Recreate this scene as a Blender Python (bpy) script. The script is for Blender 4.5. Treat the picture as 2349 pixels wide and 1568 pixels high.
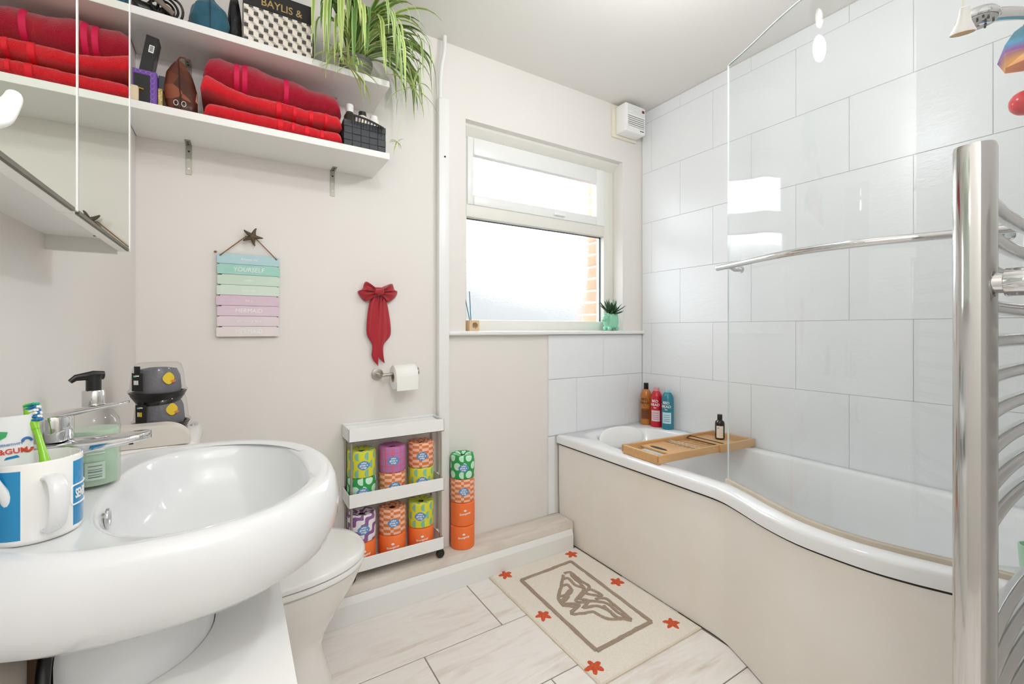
import bpy, bmesh, math, random
from mathutils import Vector, Matrix, noise

random.seed(7)
for o in list(bpy.data.objects):
    bpy.data.objects.remove(o)
SC = bpy.context.scene
COL = SC.collection

# ------------------------------------------------------------------ camera
F, CX, CY, TH, CH = 1018.0, 1174.5, 755.0, math.radians(32.0), 1.12
cam = bpy.data.cameras.new('camera')
cam.sensor_width = 36.0
cam.lens = F / 2349 * 36
cam.shift_y = -(784 - CY) / 2349
cam.clip_start = 0.02
camo = bpy.data.objects.new('camera', cam)
camo.location = (0, 0, CH)
camo.rotation_euler = (math.pi / 2, 0, -TH)
COL.objects.link(camo)
SC.camera = camo

# ------------------------------------------------------------------ sky and light
W = bpy.data.worlds.new('sky')
SC.world = W
W.use_nodes = True
W.node_tree.nodes['Background'].inputs[0].default_value = (0.88, 0.945, 1.0, 1)
W.node_tree.nodes['Background'].inputs[1].default_value = 7.0

LAMP_POS = (1.15, 0.80, 2.16)      # pendant over the room, above the frame
LAMP_W = 7.6
FILL_POS = (0.16, -0.42, 2.25)       # added fill lamp, unseen in the recess behind the camera
FILL_W = 12.0
SC.view_settings.view_transform = 'Standard'
SC.view_settings.look = 'None'
SC.view_settings.gamma = 1.0
SC.view_settings.use_curve_mapping = False
SC.view_settings.exposure = 0.86
SC.cycles.max_bounces = 10
SC.cycles.diffuse_bounces = 6
SC.cycles.glossy_bounces = 6
SC.cycles.transmission_bounces = 10
SC.cycles.transparent_max_bounces = 12
SC.cycles.caustics_refractive = False
SC.cycles.sample_clamp_indirect = 6.0
try:
    SC.cycles.use_denoising = True
    SC.cycles.use_adaptive_sampling = True
    SC.cycles.adaptive_threshold = 0.02
except Exception:
    pass

# ------------------------------------------------------------------ pixel helpers (photo frame 2349 x 1568)
def ray(px, py):
    a = (px - CX) / F
    return Vector((math.cos(TH) * a + math.sin(TH), -math.sin(TH) * a + math.cos(TH), -(py - CY) / F))
def onX(px, py, x): d = ray(px, py); return d * (x / d.x) + Vector((0, 0, CH))
def onY(px, py, y): d = ray(px, py); return d * (y / d.y) + Vector((0, 0, CH))
def onZ(px, py, z): d = ray(px, py); return d * ((z - CH) / d.z) + Vector((0, 0, CH))

# ------------------------------------------------------------------ materials
def lin(c):
    if isinstance(c, str):
        c = tuple(int(c[i:i + 2], 16) / 255 for i in (1, 3, 5))
    return tuple((x / 12.92 if x <= 0.04045 else ((x + 0.055) / 1.055) ** 2.4) for x in c) + (1.0,)

class NM:
    """small node-tree writer"""
    def __init__(s, name):
        s.m = bpy.data.materials.new(name); s.m.use_nodes = True
        s.t = s.m.node_tree; s.b = s.t.nodes['Principled BSDF']
    def n(s, typ, **kw):
        nd = s.t.nodes.new(typ)
        for k, v in kw.items(): setattr(nd, k, v)
        return nd
    def link(s, a, b): s.t.links.new(a, b)
    def put(s, sock, v):
        if hasattr(v, 'is_output'): s.link(v, sock)
        else: sock.default_value = v
    def math(s, op, a, b=0.0, c=0.0):
        nd = s.n('ShaderNodeMath', operation=op)
        s.put(nd.inputs[0], a); s.put(nd.inputs[1], b); s.put(nd.inputs[2], c)
        return nd.outputs[0]
    def mix(s, f, a, b):
        nd = s.n('ShaderNodeMix', data_type='RGBA')
        s.put(nd.inputs[0], f); s.put(nd.inputs[6], a); s.put(nd.inputs[7], b)
        return nd.outputs[2]
    def uv(s):
        tc = s.n('ShaderNodeTexCoord'); sx = s.n('ShaderNodeSeparateXYZ'); s.link(tc.outputs['UV'], sx.inputs[0])
        return sx.outputs[0], sx.outputs[1], tc.outputs['UV']
    def obj(s):
        tc = s.n('ShaderNodeTexCoord'); sx = s.n('ShaderNodeSeparateXYZ'); s.link(tc.outputs['Object'], sx.inputs[0])
        return sx.outputs[0], sx.outputs[1], sx.outputs[2], tc.outputs['Object']
    def noise(s, vec, scale=5.0, detail=3.0, rough=0.5, dist=0.0):
        nd = s.n('ShaderNodeTexNoise'); s.put(nd.inputs['Vector'], vec)
        nd.inputs['Scale'].default_value = scale; nd.inputs['Detail'].default_value = detail
        nd.inputs['Roughness'].default_value = rough; nd.inputs['Distortion'].default_value = dist
        return nd.outputs['Fac']
    def ramp(s, f, stops):
        nd = s.n('ShaderNodeValToRGB'); s.link(f, nd.inputs[0])
        el = nd.color_ramp.elements
        while len(el) < len(stops): el.new(0.5)
        for e, (p, c) in zip(el, stops): e.position = p; e.color = lin(c)
        return nd.outputs[0]
    def scalev(s, vec, sc):
        nd = s.n('ShaderNodeMapping'); s.link(vec, nd.inputs[0]); nd.inputs['Scale'].default_value = sc
        return nd.outputs[0]
    def bump(s, h, strength=0.2, dist=0.002):
        nd = s.n('ShaderNodeBump'); s.link(h, nd.inputs['Height'])
        nd.inputs['Strength'].default_value = strength; nd.inputs['Distance'].default_value = dist
        s.link(nd.outputs[0], s.b.inputs['Normal'])
    def fin(s, color=None, rough=0.5, metal=0.0, spec=0.5, coat=0.0, sheen=0.0, sub=0.0):
        if color is not None:
            if isinstance(color, str): color = lin(color)
            s.put(s.b.inputs['Base Color'], color)
        s.put(s.b.inputs['Roughness'], rough)
        s.b.inputs['Metallic'].default_value = metal
        s.b.inputs['Specular IOR Level'].default_value = spec
        s.b.inputs['Coat Weight'].default_value = coat
        s.b.inputs['Sheen Weight'].default_value = sheen
        return s.m

def plain(name, c, rough=0.5, metal=0.0, spec=0.5, coat=0.0, bump=None, vary=0.0, sheen=0.0):
    k = NM(name)
    col = lin(c)
    if bump or vary:
        _, _, _, v = k.obj()
        if vary:
            f = k.noise(v, 14, 4)
            d = tuple(x * (1 - vary) for x in col[:3]) + (1,)
            col = k.mix(f, d, col)
        if bump:
            k.bump(k.noise(v, bump[0], 3), bump[1], bump[2])
    return k.fin(col, rough, metal, spec, coat, sheen)

M = {}
def setup_materials():
    k = NM('painted_wall'); _, _, _, v = k.obj()
    c = k.mix(k.noise(v, 3, 3), lin('#e6e1dc'), lin('#e9e5e1'))
    k.bump(k.noise(v, 260, 2), 0.06, 0.001); M['wall'] = k.fin(c, 0.62, spec=0.3)
    k = NM('ceiling_paint'); _, _, _, v = k.obj()
    k.bump(k.noise(v, 120, 2), 0.05, 0.001); M['ceil'] = k.fin('#e8e5e0', 0.75, spec=0.2)
    M['white_paint'] = plain('white_gloss_paint', '#eeeeec', 0.32, bump=(40, 0.04, 0.002))
    M['white_old'] = plain('aged_white_paint', '#e9e7df', 0.45, vary=0.05, bump=(60, 0.1, 0.002))
    M['cream'] = plain('cream_plastic', '#ebe4d2', 0.4)
    M['white_plastic'] = plain('white_plastic', '#f3f3f1', 0.28)
    M['shelf'] = plain('white_melamine', '#f0efec', 0.35)
    M['grout'] = plain('pale_grout', '#d6d3ce', 0.8)
    # wall tile: white glaze with a fine rippled relief
    k = NM('white_wall_tile'); _, _, _, v = k.obj()
    h = k.noise(k.scalev(v, (9, 22, 60)), 1.0, 3, 0.6, 0.6)
    k.bump(h, 0.22, 0.004); M['tile'] = k.fin('#ebedef', 0.30, spec=0.3)
    # floor tile: pale wood look
    k = NM('wood_look_floor_tile'); _, _, _, v = k.obj()
    oi = k.n('ShaderNodeObjectInfo')
    off = k.n('ShaderNodeVectorMath', operation='ADD'); k.link(v, off.inputs[0])
    cmb = k.n('ShaderNodeCombineXYZ'); k.link(k.math('MULTIPLY', oi.outputs['Random'], 37), cmb.inputs[1]); k.link(k.math('MULTIPLY', oi.outputs['Random'], 11), cmb.inputs[0])
    k.link(cmb.outputs[0], off.inputs[1])
    rot = k.n('ShaderNodeMapping'); k.link(off.outputs[0], rot.inputs[0]); rot.inputs['Rotation'].default_value = (0, 0, 0.12); rot.inputs['Scale'].default_value = (2.2, 13, 1)
    f1 = k.noise(rot.outputs[0], 1.1, 7, 0.62, 0.9)
    col = k.ramp(f1, [(0.24, '#cdbdae'), (0.38, '#e3dad1'), (0.52, '#f1ece7'), (0.68, '#ebe5de'), (0.8, '#f6f3ef')])
    M['floor'] = k.fin(col, 0.34, spec=0.4)
    k = NM('ledge_vinyl'); _, _, _, v = k.obj()
    f1 = k.noise(k.scalev(v, (3, 16, 6)), 1.2, 6, 0.6, 0.6)
    M['ledge'] = k.fin(k.ramp(f1, [(0.25, '#cbbfb2'), (0.5, '#e2d9cf'), (0.75, '#eae3db')]), 0.5)
    M['floor_grout'] = plain('grey_floor_grout', '#a39b92', 0.9)
    M['ceramic'] = plain('white_glazed_ceramic', '#e4e5e6', 0.07, spec=0.55)
    M['ceramic_warm'] = plain('toilet_ceramic', '#ece9e4', 0.1, spec=0.5)
    M['seat'] = plain('white_toilet_seat', '#ecebe8', 0.22)
    M['acrylic'] = plain('white_bath_acrylic', '#f0f1f2', 0.12)
    k = NM('yellowed_bath_panel'); _, _, _, v = k.obj()
    f1 = k.noise(v, 2.2, 4, 0.6)
    M['panel'] = k.fin(k.ramp(f1, [(0.3, '#efe9de'), (0.55, '#f3efe8'), (0.8, '#f5f2ed')]), 0.3)
    M['silicone'] = plain('stained_silicone', '#d9ccb9', 0.5, vary=0.25)
    M['dark'] = plain('dark_gap', '#2b2926', 0.8)
    M['black'] = plain('black_plastic', '#141414', 0.32)
    M['black_matt'] = plain('black_card', '#1b1b1c', 0.6)
    M['chrome'] = plain('chrome', '#dfe0e1', 0.06, metal=1.0)
    M['rad_chrome'] = plain('worn_chrome', '#cfcfce', 0.11, metal=1.0)
    M['steel'] = plain('brushed_steel', '#b4b0a9', 0.32, metal=1.0)
    M['zinc'] = plain('zinc_bracket', '#a7a49a', 0.45, metal=0.7)
    k = NM('mirror_glass'); M['mirror'] = k.fin('#e4eadf', 0.015, metal=1.0)
    M['mirror_edge'] = plain('aged_mirror_edge', '#6d6656', 0.5, vary=0.5)
    # clear glass for the screen: thin, lets shadow rays through
    k = NM('screen_glass'); t = k.t
    tr = k.n('ShaderNodeBsdfTransparent'); tr.inputs[0].default_value = (0.982, 0.990, 0.988, 1)
    gl = k.n('ShaderNodeBsdfGlossy'); gl.inputs['Roughness'].default_value = 0.02
    fr = k.n('ShaderNodeLayerWeight'); fr.inputs[0].default_value = 0.5
    mx = k.n('ShaderNodeMixShader'); k.link(k.math('ADD', 0.035, k.math('MULTIPLY', k.math('POWER', fr.outputs['Facing'], 5.0), 0.9)), mx.inputs[0])
    k.link(tr.outputs[0], mx.inputs[1]); k.link(gl.outputs[0], mx.inputs[2]); k.link(mx.outputs[0], t.nodes['Material Output'].inputs[0]); M['glass'] = k.m
    M['glass_edge'] = plain('green_glass_edge', '#d9e4e1', 0.1)
    k = NM('clear_plastic'); t = k.t
    tr = k.n('ShaderNodeBsdfTransparent'); tr.inputs[0].default_value = (0.95, 0.95, 0.945, 1)
    gl = k.n('ShaderNodeBsdfGlossy'); gl.inputs['Roughness'].default_value = 0.08
    fr = k.n('ShaderNodeLayerWeight'); fr.inputs[0].default_value = 0.5
    mx = k.n('ShaderNodeMixShader'); k.link(k.math('ADD', 0.035, k.math('MULTIPLY', k.math('POWER', fr.outputs['Facing'], 5.0), 0.9)), mx.inputs[0])
    k.link(tr.outputs[0], mx.inputs[1]); k.link(gl.outputs[0], mx.inputs[2]); k.link(mx.outputs[0], t.nodes['Material Output'].inputs[0]); M['clear'] = k.m
    # frosted window pane
    k = NM('obscured_window_glass'); t = k.t; _, _, _, v = k.obj()
    vo = k.n('ShaderNodeTexVoronoi'); k.link(v, vo.inputs['Vector']); vo.inputs['Scale'].default_value = 150
    k.bump(vo.outputs['Distance'], 0.6, 0.002)
    k.b.inputs['Transmission Weight'].default_value = 1.0; k.b.inputs['IOR'].default_value = 1.15
    k.fin('#ffffff', 0.28)
    tl = k.n('ShaderNodeBsdfTransparent')
    mx = k.n('ShaderNodeMixShader'); mx.inputs[0].default_value = 0.5
    k.link(k.b.outputs[0], mx.inputs[1]); k.link(tl.outputs[0], mx.inputs[2]); k.link(mx.outputs[0], t.nodes['Material Output'].inputs[0]); M['frost'] = k.m
    k = NM('red_brick'); _, _, _, v = k.obj()
    M['brick'] = k.fin(k.mix(k.noise(v, 30, 4), lin('#985a45'), lin('#b47762')), 0.85)
    M['mortar'] = plain('mortar', '#bcb3a7', 0.9)
    M['hedge'] = plain('garden_green', '#4c4b49', 0.9, vary=0.4)
    M['ground'] = plain('garden_paving', '#a9a7a2', 0.9, vary=0.2)
    # towels
    def terry(name, c1, c2):
        k = NM(name); _, _, _, v = k.obj()
        f = k.noise(v, 420, 2, 0.7)
        k.bump(f, 0.9, 0.004)
        return k.fin(k.mix(k.noise(v, 60, 3), lin(c1), lin(c2)), 0.95, spec=0.1, sheen=0.4)
    M['red'] = terry('red_terry', '#d80c20', '#f01c2c')
    M['crimson'] = terry('crimson_terry', '#a50a28', '#bf1433')
    M['band_red'] = plain('red_woven_band', '#e81b2e', 0.8)
    M['band_pink'] = plain('cerise_woven_band', '#d60a4c', 0.7)
    M['ribbon'] = plain('red_satin_ribbon', '#a80f22', 0.42, sheen=0.3)
    # spider plant leaf: green with cream margins (uv.x across)
    def leafmat(name, edge, mid, w):
        k = NM(name); u, vv, uvv = k.uv()
        d = k.math('ABSOLUTE', k.math('SUBTRACT', u, 0.5))
        f = k.math('SMOOTH_MIN', k.math('MULTIPLY', k.math('MAXIMUM', k.math('SUBTRACT', d, w), 0.0), 9.0), 1.0, 0.1)
        k.b.inputs['Subsurface Weight'].default_value = 0.0
        return k.fin(k.mix(f, lin(mid), lin(edge)), 0.4)
    M['leaf_a'] = leafmat('variegated_leaf', '#e6edbd', '#7fa84a', 0.27)
    M['leaf_b'] = leafmat('lime_leaf', '#dfeaa6', '#a3c25c', 0.22)
    M['leaf_c'] = leafmat('deep_green_leaf', '#a3bd72', '#55803a', 0.32)
    M['succulent'] = plain('dark_succulent', '#3c5a3c', 0.45, vary=0.35)
    M['mint'] = plain('mint_ceramic', '#8fd1b0', 0.15)
    M['soil'] = plain('potting_soil', '#4a3626', 0.95)
    M['pot'] = plain('grey_plant_pot', '#8d8b86', 0.6)
    # wood
    def wood(name, a, b, sc=(3, 40, 40)):
        k = NM(name); _, _, _, v = k.obj()
        f = k.noise(k.scalev(v, sc), 1.0, 5, 0.6, 0.4)
        return k.fin(k.mix(f, lin(a), lin(b)), 0.42)
    M['bamboo'] = wood('bamboo', '#c6935c', '#dcb27e', (4, 60, 60))
    M['plywood'] = wood('pale_plywood', '#d9b68d', '#e6c9a4')
    M['beech'] = wood('beige_wood', '#d7c3a0', '#e4d3b5')
    M['card'] = plain('brown_cardboard', '#8a6a4e', 0.85)
    # patchwork leather
    k = NM('brown_patchwork_leather'); _, _, _, v = k.obj()
    vo = k.n('ShaderNodeTexVoronoi'); k.link(v, vo.inputs['Vector']); vo.inputs['Scale'].default_value = 26
    wn = k.n('ShaderNodeSeparateColor'); k.link(vo.outputs['Color'], wn.inputs[0])
    M['leather'] = k.fin(k.ramp(wn.outputs[0], [(0.0, '#4b2417'), (0.35, '#6d3823'), (0.6, '#8e4c30'), (0.8, '#5a2c1d'), (0.93, '#c49a80')]), 0.38)
    k.t.nodes['Color Ramp'].color_ramp.interpolation = 'CONSTANT'
    M['stitch'] = plain('dark_seam', '#32170f', 0.6)
    M['purple'] = plain('purple_card', '#6b3fa0', 0.5)
    M['lilac'] = plain('lilac_print', '#b391d6', 0.5)
    k = NM('gold_glitter'); _, _, _, v = k.obj()
    vo = k.n('ShaderNodeTexVoronoi'); k.link(v, vo.inputs['Vector']); vo.inputs['Scale'].default_value = 600
    sc_ = k.n('ShaderNodeSeparateColor'); k.link(vo.outputs['Color'], sc_.inputs[0])
    M['glitter'] = k.fin(k.mix(sc_.outputs[0], lin('#7d6431'), lin('#dcc486')), 0.35, metal=0.5)
    M['gold'] = plain('gold', '#c79a3e', 0.25, metal=1.0)
    k = NM('teal_velvet'); _, _, _, v = k.obj()
    M['teal'] = k.fin(k.mix(k.noise(v, 18, 4, 0.6, 0.8), lin('#0c3e52'), lin('#236d84')), 0.7, sheen=0.25)
    M['grey_cloth'] = plain('dark_grey_cloth', '#3d3e42', 0.8, vary=0.3)
    M['bag_black'] = plain('black_glossy_bag', '#15161a', 0.3, bump=(35, 0.5, 0.01))
    M['taupe'] = plain('taupe_plastic', '#7b6e64', 0.45)
    M['cube_dark'] = plain('print_charcoal', '#4b4745', 0.5)
    M['cube_grey'] = plain('print_grey', '#b8afa8', 0.5)
    M['cube_cream'] = plain('print_cream', '#ece4d6', 0.5)
    M['gold_print'] = plain('gold_print', '#b99a5c', 0.5)
    M['strap'] = plain('charcoal_woven_strap', '#3a3d42', 0.55, bump=(500, 0.3, 0.001))
    M['white_print'] = plain('white_print', '#f4f4f2', 0.5)
    M['blue_print'] = plain('blue_sticker', '#5d94c9', 0.45)
    M['orange'] = plain('orange_paper', '#fb7a38', 0.6)
    # toilet roll wraps (uv in metres: around, up)
    k = NM('orange_check_paper'); u, vv, _ = k.uv()
    cu = k.math('FLOOR', k.math('DIVIDE', u, 0.030)); cv = k.math('FLOOR', k.math('DIVIDE', vv, 0.0117))
    f = k.math('MODULO', k.math('ABSOLUTE', k.math('ADD', cu, cv)), 2.0)
    M['check'] = k.fin(k.mix(f, lin('#f9c3ab'), lin('#df7f45')), 0.6)
    k = NM('purple_grid_paper'); u, vv, _ = k.uv()
    a = k.math('LESS_THAN', k.math('FRACT', k.math('DIVIDE', u, 0.028)), 0.1)
    b = k.math('LESS_THAN', k.math('FRACT', k.math('DIVIDE', vv, 0.026)), 0.1)
    f = k.math('MAXIMUM', a, b)
    M['grid'] = k.fin(k.mix(f, lin('#b87ab6'), lin('#e5625f')), 0.6)
    def dotpaper(name, base, dot, cell, r, half=False, cell2=None):
        k = NM(name); u, vv, _ = k.uv()
        cv = cell2 or cell
        row = k.math('FLOOR', k.math('DIVIDE', vv, cv))
        sh = k.math('MULTIPLY', k.math('MODULO', k.math('ABSOLUTE', row), 2.0), 0.5)
        fu = k.math('SUBTRACT', k.math('FRACT', k.math('ADD', k.math('DIVIDE', u, cell), sh)), 0.5)
        fv = k.math('SUBTRACT', k.math('FRACT', k.math('DIVIDE', vv, cv)), 0.5)
        d = k.math('SQRT', k.math('ADD', k.math('POWER', k.math('MULTIPLY', fu, cell), 2.0), k.math('POWER', k.math('MULTIPLY', fv, cv), 2.0)))
        f = k.math('LESS_THAN', d, r)
        if half: f = k.math('MULTIPLY', f, k.math('LESS_THAN', fu, 0.0))
        return k.fin(k.mix(f, lin(base), lin(dot)), 0.6)
    M['dots'] = dotpaper('green_dot_paper', '#2e9f4d', '#cdf2da', 0.052, 0.0165, cell2=0.0375)
    M['half'] = dotpaper('yellow_half_moon_paper', '#e2dc35', '#86c3a0', 0.038, 0.0165, True, cell2=0.034)
    k = NM('purple_wave_paper'); u, vv, _ = k.uv()
    ph = k.math('ADD', k.math('SUBTRACT', k.math('DIVIDE', vv, 0.056), k.math('DIVIDE', u, 0.072)), k.math('MULTIPLY', k.math('SINE', k.math('MULTIPLY', k.math('ADD', u, vv), 105.0)), 0.17))
    M['wave'] = k.fin(k.mix(k.math('LESS_THAN', k.math('FRACT', ph), 0.45), lin('#f1ecf0'), lin('#8d5f96')), 0.6)
    # sign boards: washed paint
    def washed(name, c):
        k = NM(name); _, _, _, v = k.obj()
        f = k.noise(k.scalev(v, (30, 30, 160)), 1.0, 4, 0.7)
        return k.fin(k.mix(f, lin(c), lin('#efe9e6')) if False else k.mix(k.math('MULTIPLY', f, 0.45), lin(c), lin('#f2efe9')), 0.75)
    for i, c in enumerate(['#9fccd6', '#86cdbf', '#bfdcc8', '#cfe2d3', '#d6b5cd', '#dcc0d3', '#e2cfd8', '#e8dadb']):
        M['sign%d' % i] = washed('washed_paint_%d' % i, c)
    M['sign_back'] = plain('sign_wood_edge', '#6f5a48', 0.8)
    M['twine'] = plain('jute_twine', '#8f6a42', 0.9)
    M['bronze'] = plain('bronze_starfish', '#6b5d4a', 0.5, metal=0.5, vary=0.5)
    # rug
    k = NM('cream_tufted_rug'); _, _, _, v = k.obj()
    f = k.noise(v, 130, 4, 0.7); k.bump(k.noise(v, 300, 3, 0.7), 0.8, 0.003)
    M['rug'] = k.fin(k.mix(f, lin('#e6dbc9'), lin('#fffaf2')), 0.95, spec=0.1)
    k = NM('brown_tuft'); _, _, _, v = k.obj(); k.bump(k.noise(v, 380, 2, 0.7), 0.9, 0.004)
    M['tuft'] = k.fin(k.mix(k.noise(v, 160, 3), lin('#a08d7a'), lin('#c4b19e')), 0.95, spec=0.1)
    k = NM('coral_tuft'); _, _, _, v = k.obj(); k.bump(k.noise(v, 380, 2, 0.7), 0.9, 0.004)
    M['coral'] = k.fin(k.mix(k.noise(v, 160, 3), lin('#d9502f'), lin('#f07a57')), 0.95, spec=0.1)
    M['rug_hem'] = plain('rug_hem', '#e2d6c2', 0.9)
    # bottles
    M['btl_bronze'] = plain('bronze_bottle', '#b9742f', 0.25, coat=0.3)
    M['btl_red'] = plain('red_bottle', '#c8172a', 0.2, coat=0.3)
    M['btl_teal'] = plain('teal_bottle', '#1d7f92', 0.2, coat=0.3)
    M['lbl_bronze'] = plain('brown_label', '#7d4a22', 0.5)
    M['lbl_red'] = plain('pinkish_label', '#e6cdd3', 0.5)
    M['lbl_teal'] = plain('pale_blue_label', '#c4e3ea', 0.5)
    M['cap_red'] = plain('pink_cap', '#e79aa5', 0.3)
    M['cap_teal'] = plain('pale_teal_cap', '#a9d6de', 0.3)
    M['btl_amber'] = plain('dark_amber_bottle', '#2a1a12', 0.12)
    M['lbl_cream'] = plain('cream_label', '#e9e4d6', 0.6)
    M['ink'] = plain('ink_print', '#332c28', 0.6)
    # mug stripes: uv.x = angle from the handle in degrees, uv.y = height
    k = NM('striped_mug_glaze'); u, vv, _ = k.uv()
    a = k.math('ABSOLUTE', u)
    f = k.math('MULTIPLY', k.math('GREATER_THAN', a, 33.0), k.math('LESS_THAN', a, 108.0))
    f = k.math('MULTIPLY', f, k.math('MULTIPLY', k.math('GREATER_THAN', vv, 0.009), k.math('LESS_THAN', vv, 0.096)))
    M['mug'] = k.fin(k.mix(f, lin('#f1f0ec'), lin('#1d8bc2')), 0.1)
    M['mug_blue'] = plain('mug_blue', '#1d8bc2', 0.1)
    M['soap'] = plain('green_soap', '#bcd8bd', 0.1)
    M['silver_cap'] = plain('silver_cap', '#d8d8d6', 0.15, metal=1.0)
    M['brush_green'] = plain('lime_toothbrush', '#8ccb2c', 0.25)
    M['brush_white'] = plain('pale_toothbrush_grip', '#e4f2dc', 0.3)
    M['bristle_blue'] = plain('blue_bristles', '#1f76b4', 0.7)
    M['bristle_white'] = plain('white_bristles', '#eef3f6', 0.7)
    M['bristle_green'] = plain('green_bristles', '#23a583', 0.7)
    M['paste'] = plain('white_tube', '#eef0f1', 0.25)
    M['paste_red'] = plain('tube_red', '#d4472f', 0.4)
    M['paste_blue'] = plain('tube_blue', '#2f6fb8', 0.4)
    M['paste_green'] = plain('tube_green', '#3fae6a', 0.4)
    M['yellow'] = plain('yellow_print', '#f0cf25', 0.5)
    M['amber_print'] = plain('amber_print', '#e6813a', 0.5)
    M['charcoal_sock'] = plain('charcoal_knit', '#75737a', 0.9, bump=(200, 0.5, 0.003))
    M['paper'] = plain('white_tissue', '#f3f2ee', 0.9, bump=(150, 0.1, 0.001))
    M['tube_card'] = plain('cardboard_tube', '#a98e6e', 0.9)
    # rainbow: the thing's own bands of colour along its height
    k = NM('rainbow_dye'); _, _, z, v = k.obj()
    f = k.math('ADD', k.math('MULTIPLY', z, 9.0), k.math('MULTIPLY', k.noise(v, 12, 2), 0.35))
    M['rainbow'] = k.fin(k.ramp(f, [(0.05, '#e2605c'), (0.3, '#efae62'), (0.5, '#8a4f94'), (0.72, '#4f96bd'), (1.0, '#6fb3c9')]), 0.6)
    M['pink'] = plain('pink_cord', '#d4587a', 0.6)
    M['red_ball'] = plain('red_silicone', '#d7353c', 0.25)
    k = NM('lamp_diffuser'); k.b.inputs['Emission Color'].default_value = (1, 0.9, 0.78, 1); k.b.inputs['Emission Strength'].default_value = 6.0
    M['lampglow'] = k.fin('#fff3e0', 0.4)
    M['bristle_cream'] = plain('bellpull_inner', '#e5c9a0', 0.5)
    M['red_led'] = plain('red_switch', '#7c1c1c', 0.3)
    M['vent_dark'] = plain('vent_shadow', '#8f8c84', 0.7)
    M['reed'] = plain('teal_reed', '#1f6f86', 0.7)
setup_materials()

# ------------------------------------------------------------------ geometry
class G:
    def __init__(s): s.v = []; s.f = []; s.uv = {}
    def add(s, vs, fs, uvs=None):
        o = len(s.v)
        s.v += [tuple(p) for p in vs]
        for i, f in enumerate(fs): s.f.append(tuple(o + j for j in f))
        if uvs is not None:
            for i, q in enumerate(uvs): s.uv[o + i] = q
        return s
    def merge(s, g):
        o = len(s.v); s.v += g.v
        s.f += [tuple(o + j for j in f) for f in g.f]
        for k_, q in g.uv.items(): s.uv[o + k_] = q
        return s
    def xf(s, fn): s.v = [tuple(fn(Vector(p))) for p in s.v]; return s

def box(x0, x1, y0, y1, z0, z1, bev=0.0, seg=2):
    g = G()
    if bev <= 0:
        vs = [(x, y, z) for z in (z0, z1) for y in (y0, y1) for x in (x0, x1)]
        return g.add(vs, [(0, 2, 3, 1), (4, 5, 7, 6), (0, 1, 5, 4), (2, 6, 7, 3), (0, 4, 6, 2), (1, 3, 7, 5)])
    bm = bmesh.new(); bmesh.ops.create_cube(bm, size=1)
    for v in bm.verts: v.co = Vector(((x0 + x1) / 2 + v.co.x * (x1 - x0), (y0 + y1) / 2 + v.co.y * (y1 - y0), (z0 + z1) / 2 + v.co.z * (z1 - z0)))
    bmesh.ops.bevel(bm, geom=bm.edges[:], offset=min(bev, (x1 - x0) * .49, (y1 - y0) * .49, (z1 - z0) * .49), segments=seg, profile=0.5, affect='EDGES')
    bm.verts.index_update()
    g.add([v.co[:] for v in bm.verts], [[v.index for v in f.verts] for f in bm.faces]); bm.free()
    return g

def loft(rings, closed=True, cap0=True, cap1=True, uvs=None):
    g = G(); n = len(rings[0]); vs = [p for r in rings for p in r]; fs = []
    m = n if closed else n - 1
    for i in range(len(rings) - 1):
        for j in range(m):
            a, b = i * n + j, i * n + (j + 1) % n
            fs.append((a, b, b + n, a + n))
    if closed and cap0: fs.append(tuple(range(n - 1, -1, -1)))
    if closed and cap1: fs.append(tuple((len(rings) - 1) * n + j for j in range(n)))
    return g.add(vs, fs, uvs)

def frames(pts):
    pts = [Vector(p) for p in pts]; T = []
    for i in range(len(pts)):
        a = pts[max(i - 1, 0)]; b = pts[min(i + 1, len(pts) - 1)]
        T.append((b - a).normalized())
    up = Vector((0, 0, 1)) if abs(T[0].z) < 0.9 else Vector((1, 0, 0))
    n = (up - T[0] * up.dot(T[0])).normalized(); out = []
    for i, t in enumerate(T):
        n = (n - t * n.dot(t)).normalized()
        out.append((pts[i], t, n, t.cross(n)))
    return out

def tube(pts, r, n=10, sx=1.0, sy=1.0, caps=True):
    fr = frames(pts); rs = r if isinstance(r, (list, tuple)) else [r] * len(pts)
    rings = []
    for (p, t, a, b), rr in zip(fr, rs):
        rings.append([p + a * (math.cos(2 * math.pi * j / n) * rr * sx) + b * (math.sin(2 * math.pi * j / n) * rr * sy) for j in range(n)])
    return loft(rings, True, caps, caps)

def cyl(p0, p1, r, n=20, bev=0.0):
    if bev <= 0: return tube([p0, p1], r, n)
    p0, p1 = Vector(p0), Vector(p1); d = (p1 - p0).normalized()
    return tube([p0, p0 + d * bev * .3, p0 + d * bev, p1 - d * bev, p1 - d * bev * .3, p1], [r - bev, r - bev * .3, r, r, r - bev * .3, r - bev], n)

def lathe(prof, c=(0, 0, 0), n=32, cap0=True, cap1=True, uvscale=None):
    rings = []; uvs = []
    for (r, z) in prof:
        rings.append([(c[0] + r * math.cos(2 * math.pi * j / n), c[1] + r * math.sin(2 * math.pi * j / n), c[2] + z) for j in range(n)])
    return loft(rings, True, cap0, cap1)

def ellipsoid(c, a, b, h, n=20, m=12):
    rings = []
    for i in range(1, m):
        ph = -math.pi / 2 + math.pi * i / m
        rings.append([(c[0] + a * math.cos(ph) * math.cos(2 * math.pi * j / n), c[1] + b * math.cos(ph) * math.sin(2 * math.pi * j / n), c[2] + h * math.sin(ph)) for j in range(n)])
    return loft(rings)

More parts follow.
